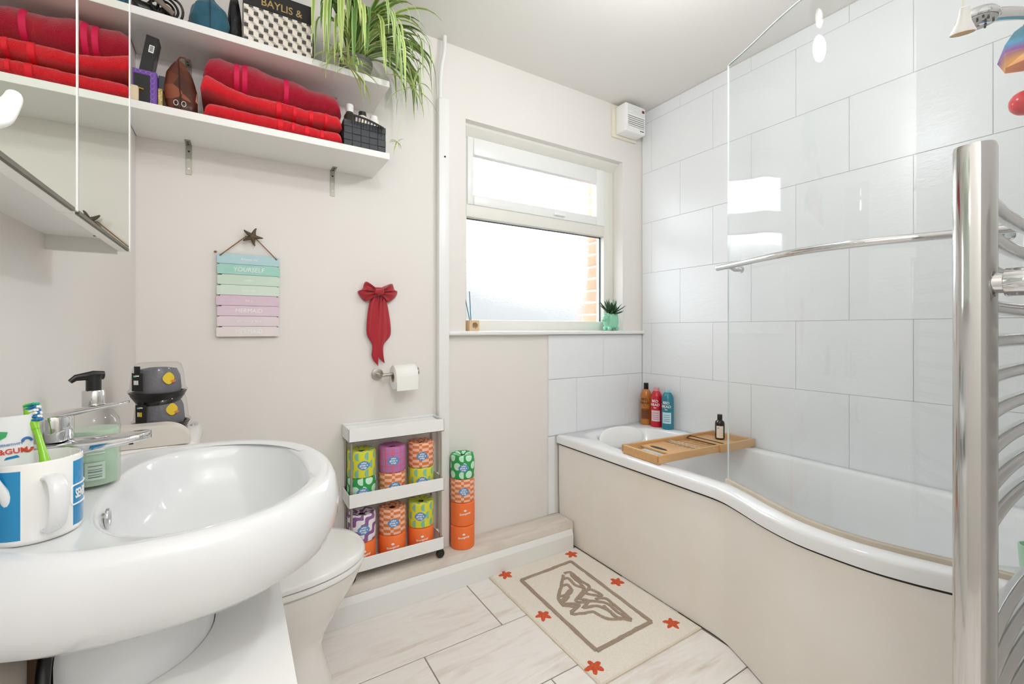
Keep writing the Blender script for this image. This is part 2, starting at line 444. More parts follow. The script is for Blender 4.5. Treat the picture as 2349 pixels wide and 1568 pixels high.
def prism(poly, fn, d0, d1):
    """poly in 2-D, fn(u,v,d)->point; thickness from d0 to d1"""
    n = len(poly); g = G()
    vs = [fn(u, v, d0) for u, v in poly] + [fn(u, v, d1) for u, v in poly]
    fs = [tuple(range(n - 1, -1, -1)), tuple(range(n, 2 * n))] + [(i, (i + 1) % n, n + (i + 1) % n, n + i) for i in range(n)]
    return g.add(vs, fs)

def surf(fn, nu, nv, uvs=False):
    g = G(); vs = []; fs = []; uu = []
    for i in range(nu + 1):
        for j in range(nv + 1):
            vs.append(fn(i / nu, j / nv)); uu.append((i / nu, j / nv))
    for i in range(nu):
        for j in range(nv):
            a = i * (nv + 1) + j; fs.append((a, a + 1, a + nv + 2, a + nv + 1))
    return g.add(vs, fs, uu if uvs else None)

def text_g(s, size=0.01, bold=0.0, depth=0.0004, sx=1.0):
    cu = bpy.data.curves.new('t', 'FONT'); cu.body = s; cu.size = size; cu.align_x = 'CENTER'; cu.align_y = 'CENTER'
    cu.extrude = depth / 2; cu.offset = bold; cu.resolution_u = 3
    o = bpy.data.objects.new('t', cu); COL.objects.link(o)
    dg = bpy.context.evaluated_depsgraph_get(); ev = o.evaluated_get(dg); me = ev.to_mesh()
    g = G().add([(v.co.x * sx, v.co.y, v.co.z) for v in me.vertices], [tuple(p.vertices) for p in me.polygons])
    ev.to_mesh_clear(); bpy.data.objects.remove(o); bpy.data.curves.remove(cu)
    return g

def worldloc(o):
    p = Vector((0, 0, 0))
    while o is not None: p += o.location; o = o.parent
    return p

def build(name, g, mat, parent=None, smooth=True, angle=40, recalc=True):
    me = bpy.data.meshes.new(name)
    off = worldloc(parent) if parent is not None else Vector((0, 0, 0))
    me.from_pydata([tuple(Vector(p) - off) for p in g.v], [], g.f)
    if recalc:
        bm = bmesh.new(); bm.from_mesh(me); bmesh.ops.recalc_face_normals(bm, faces=bm.faces[:]); bm.to_mesh(me); bm.free()
    if g.uv:
        ul = me.uv_layers.new(name='UVMap')
        for l in me.loops: ul.data[l.index].uv = g.uv.get(l.vertex_index, (0, 0))
    if smooth:
        me.shade_smooth(); me.set_sharp_from_angle(angle=math.radians(angle))
    for m in (mat if isinstance(mat, list) else [mat]): me.materials.append(M[m] if isinstance(m, str) else m)
    o = bpy.data.objects.new(name, me); COL.objects.link(o)
    if parent is not None: o.parent = parent
    return o

def tag(o, label, cat=None, group=None, kind=None):
    o['label'] = label
    if cat: o['category'] = cat
    if group: o['group'] = group
    if kind: o['kind'] = kind
    return o

def thing(name, label, cat, loc, group=None):
    o = bpy.data.objects.new(name, None); COL.objects.link(o); o.location = loc; o.empty_display_size = 0.05
    return tag(o, label, cat, group)

def single(name, g, mat, label, cat, base, group=None, **kw):
    """thing made of one mesh, origin at its base"""
    me_o = build(name, g.xf(lambda p: p - Vector(base)), mat, None, **kw)
    me_o.location = base
    return tag(me_o, label, cat, group)

def struct(name, g, mat, label, **kw):
    o = build(name, g, mat, None, **kw); o['kind'] = 'structure'; o['label'] = label
    return o

def dup(root, loc, rotz, label, group=None):
    r = root.copy(); COL.objects.link(r); r.location = loc; r.rotation_euler = (0, 0, rotz); r['label'] = label
    if group: r['group'] = group
    for ch in list(root.children):
        c = ch.copy(); COL.objects.link(c); c.parent = r
        for q in list(ch.children):
            d = q.copy(); COL.objects.link(d); d.parent = c
    return r

def lerp(a, b, t): return a + (b - a) * t
def interp(x, xs, ys):
    if x <= xs[0]: return ys[0]
    for i in range(len(xs) - 1):
        if x <= xs[i + 1]:
            t = (x - xs[i]) / (xs[i + 1] - xs[i]); t = t * t * (3 - 2 * t) if False else t
            return lerp(ys[i], ys[i + 1], t)
    return ys[-1]
def catmull(pts, k=6):
    P = [Vector(p) for p in pts]; out = []
    for i in range(len(P) - 1):
        p0 = P[max(i - 1, 0)]; p1 = P[i]; p2 = P[i + 1]; p3 = P[min(i + 2, len(P) - 1)]
        for j in range(k):
            t = j / k
            out.append(0.5 * ((2 * p1) + (p2 - p0) * t + (2 * p0 - 5 * p1 + 4 * p2 - p3) * t * t + (3 * p1 - p0 - 3 * p2 + p3) * t ** 3))
    out.append(P[-1]); return out

# ================================================================== ROOM
XL, XR, YB, YF, ZC = -0.277, 2.135, 1.90, 0.10, 2.445
YD = -0.75                                     # hall end behind the camera
RIM = 0.556
# floor slab + tiles
fl = struct('floor', box(XL - .1, XR + .1, YD - .1, YB + .1, -0.08, -0.004), 'floor_grout', 'pale wood-look tiled bathroom floor', smooth=False)
tile_mesh = {}
def slab(w, d, h, bev=0.0012):
    key = (round(w, 4), round(d, 4), round(h, 4))
    return key, box(-w / 2, w / 2, -d / 2, d / 2, 0, h, bev, 1)
TW, TL, GAP = 0.3055, 0.621, 0.004
y = 1.7505; row = 0
while y > YD:
    off = 0.861 if row % 2 == 0 else 0.550
    y0, y1 = max(y - TW + GAP, YD), y
    x = off - 2 * TL
    while x < XR:
        x0, x1 = max(x + GAP / 2, XL), min(x + TL - GAP / 2, 1.50 if y > 0.95 else 1.47)
        if x1 - x0 > 0.02 and y1 - y0 > 0.02:
            key, g = slab(x1 - x0, y1 - y0, 0.0042)
            if key not in tile_mesh:
                t = build('tile', g, 'floor', fl, smooth=False); tile_mesh[key] = t.data
            else:
                t = bpy.data.objects.new('tile', tile_mesh[key]); COL.objects.link(t); t.parent = fl
            t.location = ((x0 + x1) / 2, (y0 + y1) / 2, -0.004)
        x += TL
    y -= TW; row += 1
struct('ceiling', box(XL - .1, XR + .1, YD - .1, YB + .1, ZC, ZC + .08), 'ceil', 'plain painted bathroom ceiling', smooth=False)
struct('wall_left', box(XL - .1, XL, YD - .1, YB + .1, 0, ZC), 'wall', 'pale painted wall behind the basin', smooth=False)
# back wall with the window hole
WX0, WX1, WZ0, WZ1 = 0.928, 1.968, 1.095, 2.118
g = box(XL, WX0, YB, YB + .12, 0, ZC)
g.merge(box(WX1, XR + .1, YB, YB + .12, 0, ZC)).merge(box(WX0, WX1, YB, YB + .12, 0, WZ0)).merge(box(WX0, WX1, YB, YB + .12, WZ1, ZC))
wb = struct('wall_back', g, 'wall', 'pale painted wall with the window and the shelves', smooth=False)
wr = struct('wall_right', box(XR - .0050, XR + .1, YF - .1, YB + .1, 0, ZC), 'grout', 'white tiled wall along the bath', smooth=False)
struct('wall_front', box(0.68, XR + .1, YF - .1, YF, 0, ZC), 'wall', 'wall carrying the towel radiator and shower', smooth=False)
struct('wall_hall', box(XL - .1, XR + .1, YD - .1, YD, 0, ZC).merge(box(0.68, 0.76, YD, YF - .1, 0, ZC)), 'wall', 'wall of the doorway recess', smooth=False)
d1 = struct('door_1', box(-0.20, 0.56, YD, YD + .035, 0, 2.0, .004), 'white_paint', 'white door at the end of the recess', smooth=False)
for zz in (0.2, 1.1):
    build('panel', box(-0.10, 0.46, YD + .033, YD + .042, zz, zz + 0.72, .004), 'white_paint', d1, smooth=False)
build('handle', tube(catmull([(-0.14, YD + .035, 1.0), (-0.14, YD + .08, 1.0), (-0.11, YD + .085, 1.0), (-0.03, YD + .085, 1.0)], 4), .008), 'steel', d1)

# wall tiles (right wall and the low part of the back wall)
TH_, TLW = 0.304, 0.4055
wt = {}
def walltile(parent, a, b, z0, z1, side):
    gp = 0.0008
    w, h = b - a - 2 * gp, z1 - z0 - 2 * gp
    if w < 0.008 or h < 0.008: return
    key = (round(w, 4), round(h, 4), side)
    if key not in wt:
        g = box(-w / 2, w / 2, -0.008, 0, -h / 2, h / 2, .0010, 1)
        if side == 'R': g.xf(lambda p: Vector((p.y, -p.x, p.z)))
        t = build('tile', g, 'tile', parent, smooth=False); wt[key] = t.data
    else:
        t = bpy.data.objects.new('tile', wt[key]); COL.objects.link(t); t.parent = parent
    t.location = (XR, (a + b) / 2, (z0 + z1) / 2) if side == 'R' else ((a + b) / 2, YB, (z0 + z1) / 2)
zs = [RIM - .004, 0.853, 1.157, 1.461, 1.765, 2.069, 2.373, ZC - .002]
for i in range(len(zs) - 1):
    first = 1.618 if i % 2 == 0 else 1.821
    y = first + TLW
    while y > YF:
        walltile(wr, max(y - TLW, YF + .001), min(y, YB - .009), zs[i], zs[i + 1], 'R'); y -= TLW
for (z0, z1, j) in ((RIM - .004, 0.853, (1.41, 1.605, 2.006, XR - .009)), (0.853, 1.090, (1.41, 1.805, XR - .009)), (0.137, RIM - .006, (1.41, 1.452))):
    for a, b in zip(j[:-1], j[1:]): walltile(wb, a, b, z0, z1, 'B')

# ledge with skirting, boxing
LZ, LY = 0.135, 1.769
ledge = struct('trim_1', box(XL, 1.478, LY, YB, 0.0, LZ, .004), 'ledge', 'low boxed-in ledge covered in wood-look vinyl')
sk = [(LY - .002, 0.0), (LY - .002, .100), (LY - .006, .100), (LY - .019, .076), (LY - .019, 0.0)]
struct('baseboard_back', prism(sk, lambda u, v, d: (d, u, v), XL, 1.462), 'white_paint', 'white chamfered skirting along the ledge', smooth=False)
tr = struct('trim_2', box(0.778, 0.828, 1.862, YB, LZ, 2.165, .003), 'white_paint', 'white vertical pipe boxing beside the window')
tr['label'] = 'white vertical cable trunking beside the window'
build('cable', tube(catmull([(0.786, 1.868, 2.16), (0.786, 1.868, 2.24), (0.792, 1.866, 2.31), (0.804, 1.864, 2.38), (0.806, 1.864, ZC)], 5), .0095, 10), 'white_paint', tr)
build('screw', cyl((0.806, 1.8625, 1.90), (0.806, 1.860, 1.90), .004, 10), 'dark', tr)

# ------------------------------------------------------------------ window
win = bpy.data.objects.new('window_1', None); COL.objects.link(win); win.location = (1.45, 1.99, WZ0)
tag(win, 'white framed window with obscured glass above a deep sill', kind='structure')
FY = 1.978
fx0, fx1, fz0, fz1 = WX0, WX1, WZ0 + .016, WZ1
def frame(x0, x1, z0, z1, l, r, b, t, y0, y1, bev=.004):
    g = box(x0, x0 + l, y0, y1, z0, z1, bev); g.merge(box(x1 - r, x1, y0, y1, z0, z1, bev))
    g.merge(box(x0 + l, x1 - r, y0, y1, z0, z0 + b, bev)); g.merge(box(x0 + l, x1 - r, y0, y1, z1 - t, z1, bev))
    return g
build('outer_frame', frame(fx0, fx1, fz0, fz1, .045, .078, .056, .050, FY, FY + .06), 'white_old', win)
build('top_moulding', prism([(FY - .040, WZ1), (FY - .040, WZ1 - .012), (FY - .020, WZ1 - .028), (FY, WZ1 - .045), (FY, WZ1)], lambda u, v, d: (d, u, v), WX0, WX1), 'white_old', win, smooth=False)
build('transom', box(fx0 + .04, fx1 - .075, FY - .004, FY + .05, 1.678, 1.742, .005), 'white_old', win)
sash = build('sash', frame(fx0 + .044, fx1 - .080, 1.738, fz1 - .046, .034, .068, .052, .086, FY - .012, FY + .03, .006), 'white_paint', win)
build('pane', box(fx0 + .076, fx1 - .146, FY + .012, FY + .016, 1.788, fz1 - .130), 'frost', win, smooth=False)
build('pane', box(fx0 + .043, fx1 - .076, FY + .034, FY + .038, fz0 + .054, 1.680), 'frost', win, smooth=False)
gk = box(fx1 - .0865, fx1 - .0775, FY + .030, FY + .036, fz0 + .054, 1.680); gk.merge(box(fx0 + .044, fx1 - .078, FY + .030, FY + .036, 1.672, 1.679))
build('gasket', gk, plain('grey_gasket', '#59646c', 0.6), win, smooth=False)
build('latch', box(1.50, 1.575, FY - .030, FY - .010, 1.752, 1.766, .004), 'white_plastic', win)
build('window_sill', box(0.830, 2.125, 1.868, FY + .01, 1.092, 1.112, .006, 3), 'white_paint', win)
# outside: brick jamb, garden
bj = struct('wall_outside', box(1.914, 2.20, 2.062, 2.20, 0.6, 2.6), 'mortar', 'brick jamb outside the window', smooth=False)
zb = 0.62; kbr = 0
bmesh_brick = None
while zb < 2.55:
    g = box(-.107, .107, -.07, .07, 0, .065, .003, 1)
    if bmesh_brick is None:
        b_ = build('brick', g, 'brick', bj, smooth=False); bmesh_brick = b_.data
    else:
        b_ = bpy.data.objects.new('brick', bmesh_brick); COL.objects.link(b_); b_.parent = bj
    b_.location = (1.905 + .107 + (0.006 if kbr % 2 else 0), 2.055 + .07, zb); zb += .075; kbr += 1
struct('ground', box(-25, 30, 2.3, 60, -2.9, -2.8), 'ground', 'paved garden outside the window', smooth=False)
def hedge_fn(u, v):
    x = lerp(-4, 16, u); zt = interp(x, [-4, 3.0, 4.6, 6.5, 16], [2.45, 2.25, 1.95, 1.85, 1.8])
    n_ = noise.noise((x * 1.3, v * 3, 0.3)) * 0.18
    a = v * math.pi
    return (x, 6.5 - math.cos(a) * 0.6 + n_, lerp(-2.8, zt + n_, math.sin(a) ** 0.5))
single('garden_hedge', surf(hedge_fn, 60, 14), 'hedge', 'blurred garden hedge seen through the obscured window glass', 'hedge', (6, 6.5, -2.8))

# ================================================================== CEILING LAMP (above the frame)
def pendant(label, pos, watts, color):
    lamp = thing('pendant_lamp', label, 'lamp', (pos[0], pos[1], pos[2]))
    x, y, z = pos
    build('ceiling_rose', lathe([(.045, ZC - z), (.045, ZC - z - .012), (.012, ZC - z - .03)], pos, 28), 'chrome', lamp)
    build('stem', cyl((x, y, ZC - .03), (x, y, z + .09), .005, 10), 'chrome', lamp)
    build('gallery', lathe([(.012, .095), (.06, .085), (.075, .07), (.07, .066), (.02, .08)], pos, 32), 'chrome', lamp)
    for i in range(12):
        a = 2 * math.pi * i / 12
        c = (x + .068 * math.cos(a), y + .068 * math.sin(a), z + .03)
        build('crystal', lathe([(.002, -.028), (.009, -.006), (.007, .016), (.002, .034)], c, 6), 'clear', lamp, smooth=False)
    build('bulb', ellipsoid((x, y, z + .035), .022, .022, .03, 16, 10), 'lampglow', lamp)
    ld = bpy.data.lights.new('pendant_light', 'POINT'); ld.energy = watts; ld.color = color; ld.shadow_soft_size = .04
    lo = bpy.data.objects.new('pendant_light', ld); lo.location = (x, y, z - .07); COL.objects.link(lo)
pendant('crystal pendant lamp over the middle of the bathroom', LAMP_POS, LAMP_W, (0.925, 0.965, 1.0))
pendant('added fill lamp shaped as a crystal pendant, unseen in the doorway recess', FILL_POS, FILL_W, (0.92, 0.963, 1.0))  # added behind the camera to brighten the basin side from the front

# ================================================================== BATH
def outerX(y):
    P = [(0.09, 1.462), (0.227, 1.440), (0.337, 1.398), (0.389, 1.376), (0.466, 1.354), (0.56, 1.346), (0.65, 1.350), (0.754, 1.380), (0.85, 1.422), (0.94, 1.456), (1.05, 1.462), (1.9, 1.462)]
    n = len(P)
    for i in range(n - 1):
        if y <= P[i + 1][0]:
            t = max(0, (y - P[i][0]) / (P[i + 1][0] - P[i][0]))
            def sl(k):
                if k <= 0 or k >= n - 1: return 0.0
                return (P[k + 1][1] - P[k - 1][1]) / (P[k + 1][0] - P[k - 1][0])
            h = P[i + 1][0] - P[i][0]; m0, m1 = sl(i) * h, sl(i + 1) * h
            return (2 * t ** 3 - 3 * t * t + 1) * P[i][1] + (t ** 3 - 2 * t * t + t) * m0 + (-2 * t ** 3 + 3 * t * t) * P[i + 1][1] + (t ** 3 - t * t) * m1
    return P[-1][1]
def bulge(y): return 1.462 - outerX(y)
BX0, BX1, BY0, BY1 = 1.462, XR - .009, YF + .002, YB - .009
bxc, byc, bhw, bhl = (BX0 + BX1) / 2, (BY0 + BY1) / 2, (BX1 - BX0) / 2, (BY1 - BY0) / 2
per = []
NS, NE = 70, 24
for i in range(NS): per.append((BX0, lerp(BY1, BY0, i / NS)))
for i in range(NE): per.append((lerp(BX0, BX1, i / NE), BY0))
for i in range(NS): per.append((BX1, lerp(BY0, BY1, i / NS)))
for i in range(NE): per.append((lerp(BX1, BX0, i / NE), BY1))
def bsh(x, y):
    w = max(0.0, min(1.0, (bxc - x) / bhw)) ** 0.6
    return x - w * bulge(y)
def outring(inset, z):
    return [(bsh(bxc + (x - bxc) * (1 - inset / bhw), byc + (yy - byc) * (1 - inset / bhl)), byc + (yy - byc) * (1 - inset / bhl), z) for x, yy in per]
def inring(hw, hl, n, z, dx=0.0, dy=0.0, bw=1.0):
    out = []
    for x, yy in per:
        ph = math.atan2((yy - byc) / bhl, (x - bxc) / bhw)
        c, s = abs(math.cos(ph)), abs(math.sin(ph))
        r = 1 / ((c ** n + s ** n) ** (1 / n))
        px, py = bxc + dx + hw * r * math.cos(ph), byc + dy + hl * r * math.sin(ph)
        w = max(0.0, min(1.0, (bxc - px) / bhw)) ** 0.6
        out.append((px - w * bulge(py) * bw, py, z))
    return out
bath = thing('bathtub', 'white P-shaped bath with a yellowed front panel along the tiled wall', 'bathtub', (1.8, 1.0, 0))
rings = [outring(.012, .512), outring(0.0, .513), outring(0.0, RIM - .012), outring(.003, RIM - .004), outring(.009, RIM),
         inring(.272, .792, 4.5, RIM, .008), inring(.266, .786, 4.5, RIM - .003, .008), inring(.260, .780, 4.5, RIM - .014, .008),
         inring(.245, .745, 4.2, .42, .006), inring(.232, .70, 4, .28, .004), inring(.215, .65, 3.6, .19, .004), inring(.17, .58, 3.2, .165, .004), inring(.05, .3, 2.5, .160, 0, 0, .3)]
build('tub', loft(rings, True, False, True), 'acrylic', bath, angle=50)
build('joint', loft([outring(.011, .5030), outring(.011, .5135)], True, False, False), 'dark', bath)
def panel_fn(u, v):
    yy = lerp(BY1 - .003, BY0, u)
    z = lerp(0.004, .5035, v)
    rec = 0.014 + 0.012 * (1 - v) ** 3
    return (outerX(yy) + rec, yy, z)
build('front_panel', surf(panel_fn, 110, 10), 'panel', bath)
build('waste', cyl((1.78, 0.55, .1615), (1.78, 0.55, .168), .034, 24, .002), 'chrome', bath)

# bath pillow
def pil(u, v):
    a = v * 2 * math.pi; t = (u - .5) * 2
    h = 0.052 * (1 - abs(t) ** 3.0) ** .5; th = 0.016 * (1 - abs(t) ** 4) ** .5; c, s = math.cos(a), math.sin(a)
    return (1.765 + t * .165, 1.705 + .035 * (1 - t * t) + th * c + s * h * .35, 0.535 + s * h)
single('bath_pillow', surf(pil, 28, 20), 'white_plastic', 'white cushioned bath pillow at the window end of the bath', 'pillow', (1.765, 1.72, .483))

# ------------------------------------------------------------------ glass screen
SP = [(1.552, .972), (1.502, .85), (1.456, .75), (1.420, .645), (1.412, .535), (1.428, .445), (1.458, .353), (1.492, .245), (1.515, .125)]
SPc = catmull([(a, b, 0) for a, b in SP], 6)
def scr(u, off=0.0):
    i = u * (len(SPc) - 1); k_ = min(int(i), len(SPc) - 2); t = i - k_
    p = SPc[k_].lerp(SPc[k_ + 1], t); d = (SPc[k_ + 1] - SPc[k_]).normalized()
    nrm = Vector((-d.y, d.x, 0)) * -1        # towards the room (-X)
    if nrm.x > 0: nrm = -nrm
    return p + nrm * off
scrn = thing('bath_screen', 'curved clear glass bath screen with a chrome rail, standing on the bath rim', 'screen', (1.45, .55, RIM))
ST = 2.095
def solid(u0, u1, off0, off1, z0, z1, n=60):
    rings = []
    for i in range(n + 1):
        u = lerp(u0, u1, i / n); a, b = scr(u, off0), scr(u, off1)
        rings.append([(a.x, a.y, z0), (b.x, b.y, z0), (b.x, b.y, z1), (a.x, a.y, z1)])
    return loft(rings)
build('glass_pane', solid(0.004, .985, -.003, .003, RIM + .012, ST), 'glass', scrn, angle=30)
build('edge_strip', solid(0.002, .0045, -.0024, .0024, RIM + .012, ST, 2), 'glass_edge', scrn, smooth=False)
build('top_edge', solid(.004, .985, -.0032, .0032, ST, ST + .0015), 'glass_edge', scrn, smooth=False)
build('seal', solid(.004, .985, -.006, .014, RIM, RIM + .012), 'silicone', scrn)
build('wall_channel', solid(.975, 1.0, -.012, .012, RIM, ST), 'chrome', scrn)
rail = build('towel_rail', tube([tuple(scr(lerp(.006, .93, i / 50), .045) + Vector((0, 0, 1.345 - .004 * i / 50))) for i in range(51)], .0105, 14), 'chrome', scrn)
for u in (.075, .86):
    a, b = scr(u, 0.0), scr(u, .045)
    build('rail_bracket', tube([(a.x, a.y, 1.332), (lerp(a.x, b.x, .6), lerp(a.y, b.y, .6), 1.330), (b.x, b.y, 1.340)], .007, 10).merge(cyl((a.x, a.y, 1.332), tuple(Vector((a.x, a.y, 1.332)) + (b - a).normalized() * .008), .013, 14)), 'chrome', rail)

# ------------------------------------------------------------------ bamboo bath caddy
CZ0, CZ1 = RIM + .0015, RIM + .040
def cad(u, v, z):   # u across the bath 0..1, v along 0..1 (1 = window side)
    A, B, C_, D = Vector((1.487, 1.232)), Vector((2.112, 1.190)), Vector((1.497, 1.452)), Vector((2.112, 1.405))
    p = (A.lerp(B, u)).lerp(C_.lerp(D, u), v)
    return (p.x, p.y, z)
def cbox(u0, u1, v0, v1, z0, z1, bev=.003):
    return box(u0, u1, v0, v1, z0, z1, bev * 1.6).xf(lambda p: Vector(cad(p.x, p.y, p.z)))
cad_o = thing('bath_caddy', 'bamboo bath caddy tray spanning the bath', 'tray', cad(.5, .5, RIM))
build('rail', cbox(0, .62, 0, .055, CZ0 + .006, CZ1), 'bamboo', cad_o)
build('rail', cbox(.60, 1.0, -.035, .018, CZ0 + .004, CZ1 + .002), 'bamboo', cad_o)
build('rail', cbox(0, 1.0, .945, 1.0, CZ0 + .006, CZ1), 'bamboo', cad_o)
build('end_bar', cbox(0, .024, .02, .98, CZ0, CZ1), 'bamboo', cad_o)
build('end_bar', cbox(.976, 1.0, .0, .98, CZ0, CZ1), 'bamboo', cad_o)
build('tray_board', cbox(.17, .40, .05, .95, CZ0 + .014, CZ0 + .026), 'bamboo', cad_o)
build('tray_board', cbox(.68, .90, .02, .95, CZ0 + .014, CZ0 + .026), 'bamboo', cad_o)
gg = prism([(lerp(.19, .235, 0.5 + .5 * math.cos(a)), lerp(.36, .80, 0.5 + .5 * math.sin(a))) for a in [2 * math.pi * i / 16 for i in range(16)]], lambda u, v, d: cad(u, v, d), CZ0 + .0255, CZ0 + .0265)
build('glass_slot', gg, 'dark', cad_o, smooth=False)
for i in range(8):
    v = .12 + i * .105
    build('slat', cbox(.40, .69, v, v + .055, CZ0 + .012, CZ0 + .018), 'bamboo', cad_o)
build('wire_rest', tube([cad(.44, .10, CZ0 + .026), cad(.44, .90, CZ0 + .026), cad(.46, .90, CZ0 + .029), cad(.46, .10, CZ0 + .029), cad(.44, .10, CZ0 + .026)], .0018, 6), 'steel', cad_o)
build('wire_rest', tube([cad(.655, .07, CZ0 + .026), cad(.655, .93, CZ0 + .026), cad(.69, .93, CZ0 + .034), cad(.69, .07, CZ0 + .034), cad(.655, .07, CZ0 + .026)], .0022, 6), 'black', cad_o)
# small amber bottle on the caddy
def bottle(name, label, c, prof, matb, cap, matc, n=28, group=None):
    t = thing(name, label, 'bottle', c, group)
    build('body', lathe(prof, c, n), matb, t)
    build('cap', lathe(cap, c, n), matc, t)
    return t
def wrap(c, r, a0, s_of_x=1.0):
    """map text plane (x right, y up, z out) on to a vertical cylinder at azimuth a0"""
    def f(p):
        a = a0 + p.x / r
        return Vector((c[0] + (r + p.z) * math.cos(a), c[1] + (r + p.z) * math.sin(a), c[2] + p.y))
    return f
def patch(c, r, a0, w, h, z, t=.0005, n=12, poly=None):
    g = G()
    if poly is None:
        rings = []
        for i in range(n + 1):
            a = a0 + (i / n - .5) * w / r
            rings.append([(c[0] + rr * math.cos(a), c[1] + rr * math.sin(a), c[2] + zz) for rr, zz in ((r, z - h / 2), (r + t, z - h / 2), (r + t, z + h / 2), (r, z + h / 2))])
        return loft(rings)
    return g
def tocam(c): return math.atan2(-c[1], -c[0])
def oval_patch(c, r, a0, w, h, z, t=.0006, n=24):
    f = wrap(c, r, a0)
    g = G(); vs = [f(Vector((0, z, t)))]
    for k_ in (0.5, 1.0):
        for i in range(n):
            a = 2 * math.pi * i / n; wob = 1 + .05 * math.cos(4 * a)
            vs.append(f(Vector((w / 2 * k_ * math.cos(a) * wob, z + h / 2 * k_ * math.sin(a) * wob, t))))
    fs = [(0, 1 + i, 1 + (i + 1) % n) for i in range(n)] + [(1 + i, 1 + n + i, 1 + n + (i + 1) % n, 1 + (i + 1) % n) for i in range(n)]
    return g.add(vs, fs)
cb = cad(.845, .50, CZ0 + .0268)
bb = bottle('oil_bottle', 'small dark amber bottle with a cream label on the bamboo caddy', cb,
            [(.018, 0), (.022, .003), (.022, .075), (.020, .085), (.012, .092), (.010, .094)], 'btl_amber', [(.0105, .093), (.0115, .094), (.0115, .118), (.010, .120)], 'black')
a0 = tocam(cb)
lb = build('label', patch(cb, .0222, a0, .032, .058, .037), 'lbl_cream', bb)
build('print_line', patch(cb, .0227, a0 - .3, .006, .003, .056), 'ink', lb)

# three tall bottles in the corner
def bedhead(name, label, c, matb, matc, tm, lblm, capflat=True, black=False):
    h = .245
    R = .0330
    t = thing(name, label, 'bottle', c, 'shampoo bottles in the bath corner')
    build('body', lathe([(R - .004, 0), (R, .004), (R, .150), (R - .001, .175), (R - .006, .192), (R - .014, .204), (.0135, .209)], c, 32), matb, t)
    if black: build('cap', lathe([(.0135, .207), (.014, .208), (.014, .243), (.012, .245)], c, 24), matc, t)
    else: build('cap', lathe([(.0155, .206), (.016, .208), (.016, .224), (.014, .226)], c, 24), matc, t)
    a0 = tocam(c) - 0.28
    for (s, z, sz) in (('BED', .150, .021), ('HEAD', .129, .021), ('TIGI', .112, .0085)):
        build('lettering', text_g(s, sz, .0002, .0006).xf(lambda p: Vector((p.x, p.y + z, p.z + .0006))).xf(wrap(c, R, a0)), tm, t)
    lb = build('label', patch(c, R, a0 + .1, .050, .062, .066), lblm, t)
    for zz in (.082, .070, .058, .048):
        build('print_line', patch(c, R + .0005, a0 + .1, .034, .0022, zz), matb if not black else 'stitch', lb)
    return t
bedhead('shampoo_bottle', 'bronze shampoo bottle with a black cap, in the corner of the bath', (2.082, 1.822, RIM), 'btl_bronze', 'black', 'stitch', 'lbl_bronze', black=True)
bedhead('shampoo_bottle', 'red shampoo bottle between the bronze and the teal one', (2.082, 1.745, RIM), 'btl_red', 'cap_red', 'white_print', 'lbl_red')
bedhead('shampoo_bottle', 'teal shampoo bottle beside the red one', (2.084, 1.668, RIM), 'btl_teal', 'cap_teal', 'white_print', 'lbl_teal')

# ================================================================== TOWEL RADIATOR
RX, RY = 0.862, 0.180
rad = thing('towel_radiator', 'chrome ladder towel radiator standing off the wall beside the bath', 'radiator', (1.10, RY, 0.50))
def dprof(cx, cy, z, s=1.0):
    out = []
    for i in range(28):
        a = 2 * math.pi * i / 28
        c, s_ = math.cos(a), math.sin(a)
        out.append((cx + .0205 * s * math.copysign(abs(c) ** .8, c), cy + .0215 * s * math.copysign(abs(s_) ** .75, s_), z))
    return out
for k_, xx in enumerate((RX, RX + .50)):
    build('post', loft([dprof(xx, RY, .50, .9), dprof(xx, RY, .505), dprof(xx, RY, 1.366), dprof(xx, RY, 1.371, .95), dprof(xx, RY, 1.372, .8)]), 'rad_chrome', rad)
bz = [1.297, 1.249, 1.201, 1.152, 1.103, 1.053, 1.003, .953, .903, .853, .690, .641, .592, .543]
for z in bz:
    build('bar', tube([(lerp(RX + .01, RX + .49, i / 12), RY - .008 + .010 * math.sin(math.pi * i / 12), z) for i in range(13)], .0108, 14), 'rad_chrome', rad)
for xx in (RX, RX + .50):
    b_ = build('wall_bracket', cyl((xx, RY - .014, 1.182), (xx, RY - .03, 1.182), .014, 20).merge(cyl((xx, RY - .028, 1.182), (xx, YF + .001, 1.182), .0185, 24, .002)), 'chrome', rad)
for xx in (RX, RX + .50):
    build('valve', cyl((xx, RY, .50), (xx, RY, .45), .014, 18).merge(cyl((xx, RY, .455), (xx, YF + .001, .455), .012, 16)), 'chrome', rad)

# ================================================================== SHOWER, CORDS, BATH TOYS (right edge)
sh = thing('shower_set', 'chrome hand shower in a holder on a wall riser above the bath end', 'shower', (1.76, .13, 1.0))
build('riser', cyl((1.76, .150, 1.15), (1.76, .150, 2.02), .010, 14), 'chrome', sh)
for z in (1.16, 2.01): build('riser_bracket', cyl((1.76, YF + .0005, z), (1.76, .165, z), .014, 16), 'chrome', sh)
hd = Vector((1.565, .322, 1.890)); hh = Vector((1.75, .178, 1.872))
pts = catmull([hh, hh.lerp(hd, .35) + Vector((0, 0, .012)), hh.lerp(hd, .7) + Vector((0, 0, .014)), hd + Vector((0, 0, .004))], 6)
hs = build('handset', tube(pts, [lerp(.012, .019, (i / (len(pts) - 1)) ** 2) for i in range(len(pts))], 16).merge(lathe([(.018, .022), (.035, .014), (.041, .004), (.041, -.004), (.038, -.007)], hd, 32)), 'chrome', sh)
build('spray_plate', lathe([(.036, -.0075), (.036, -.010), (.01, -.010)], hd, 32), 'steel', hs)
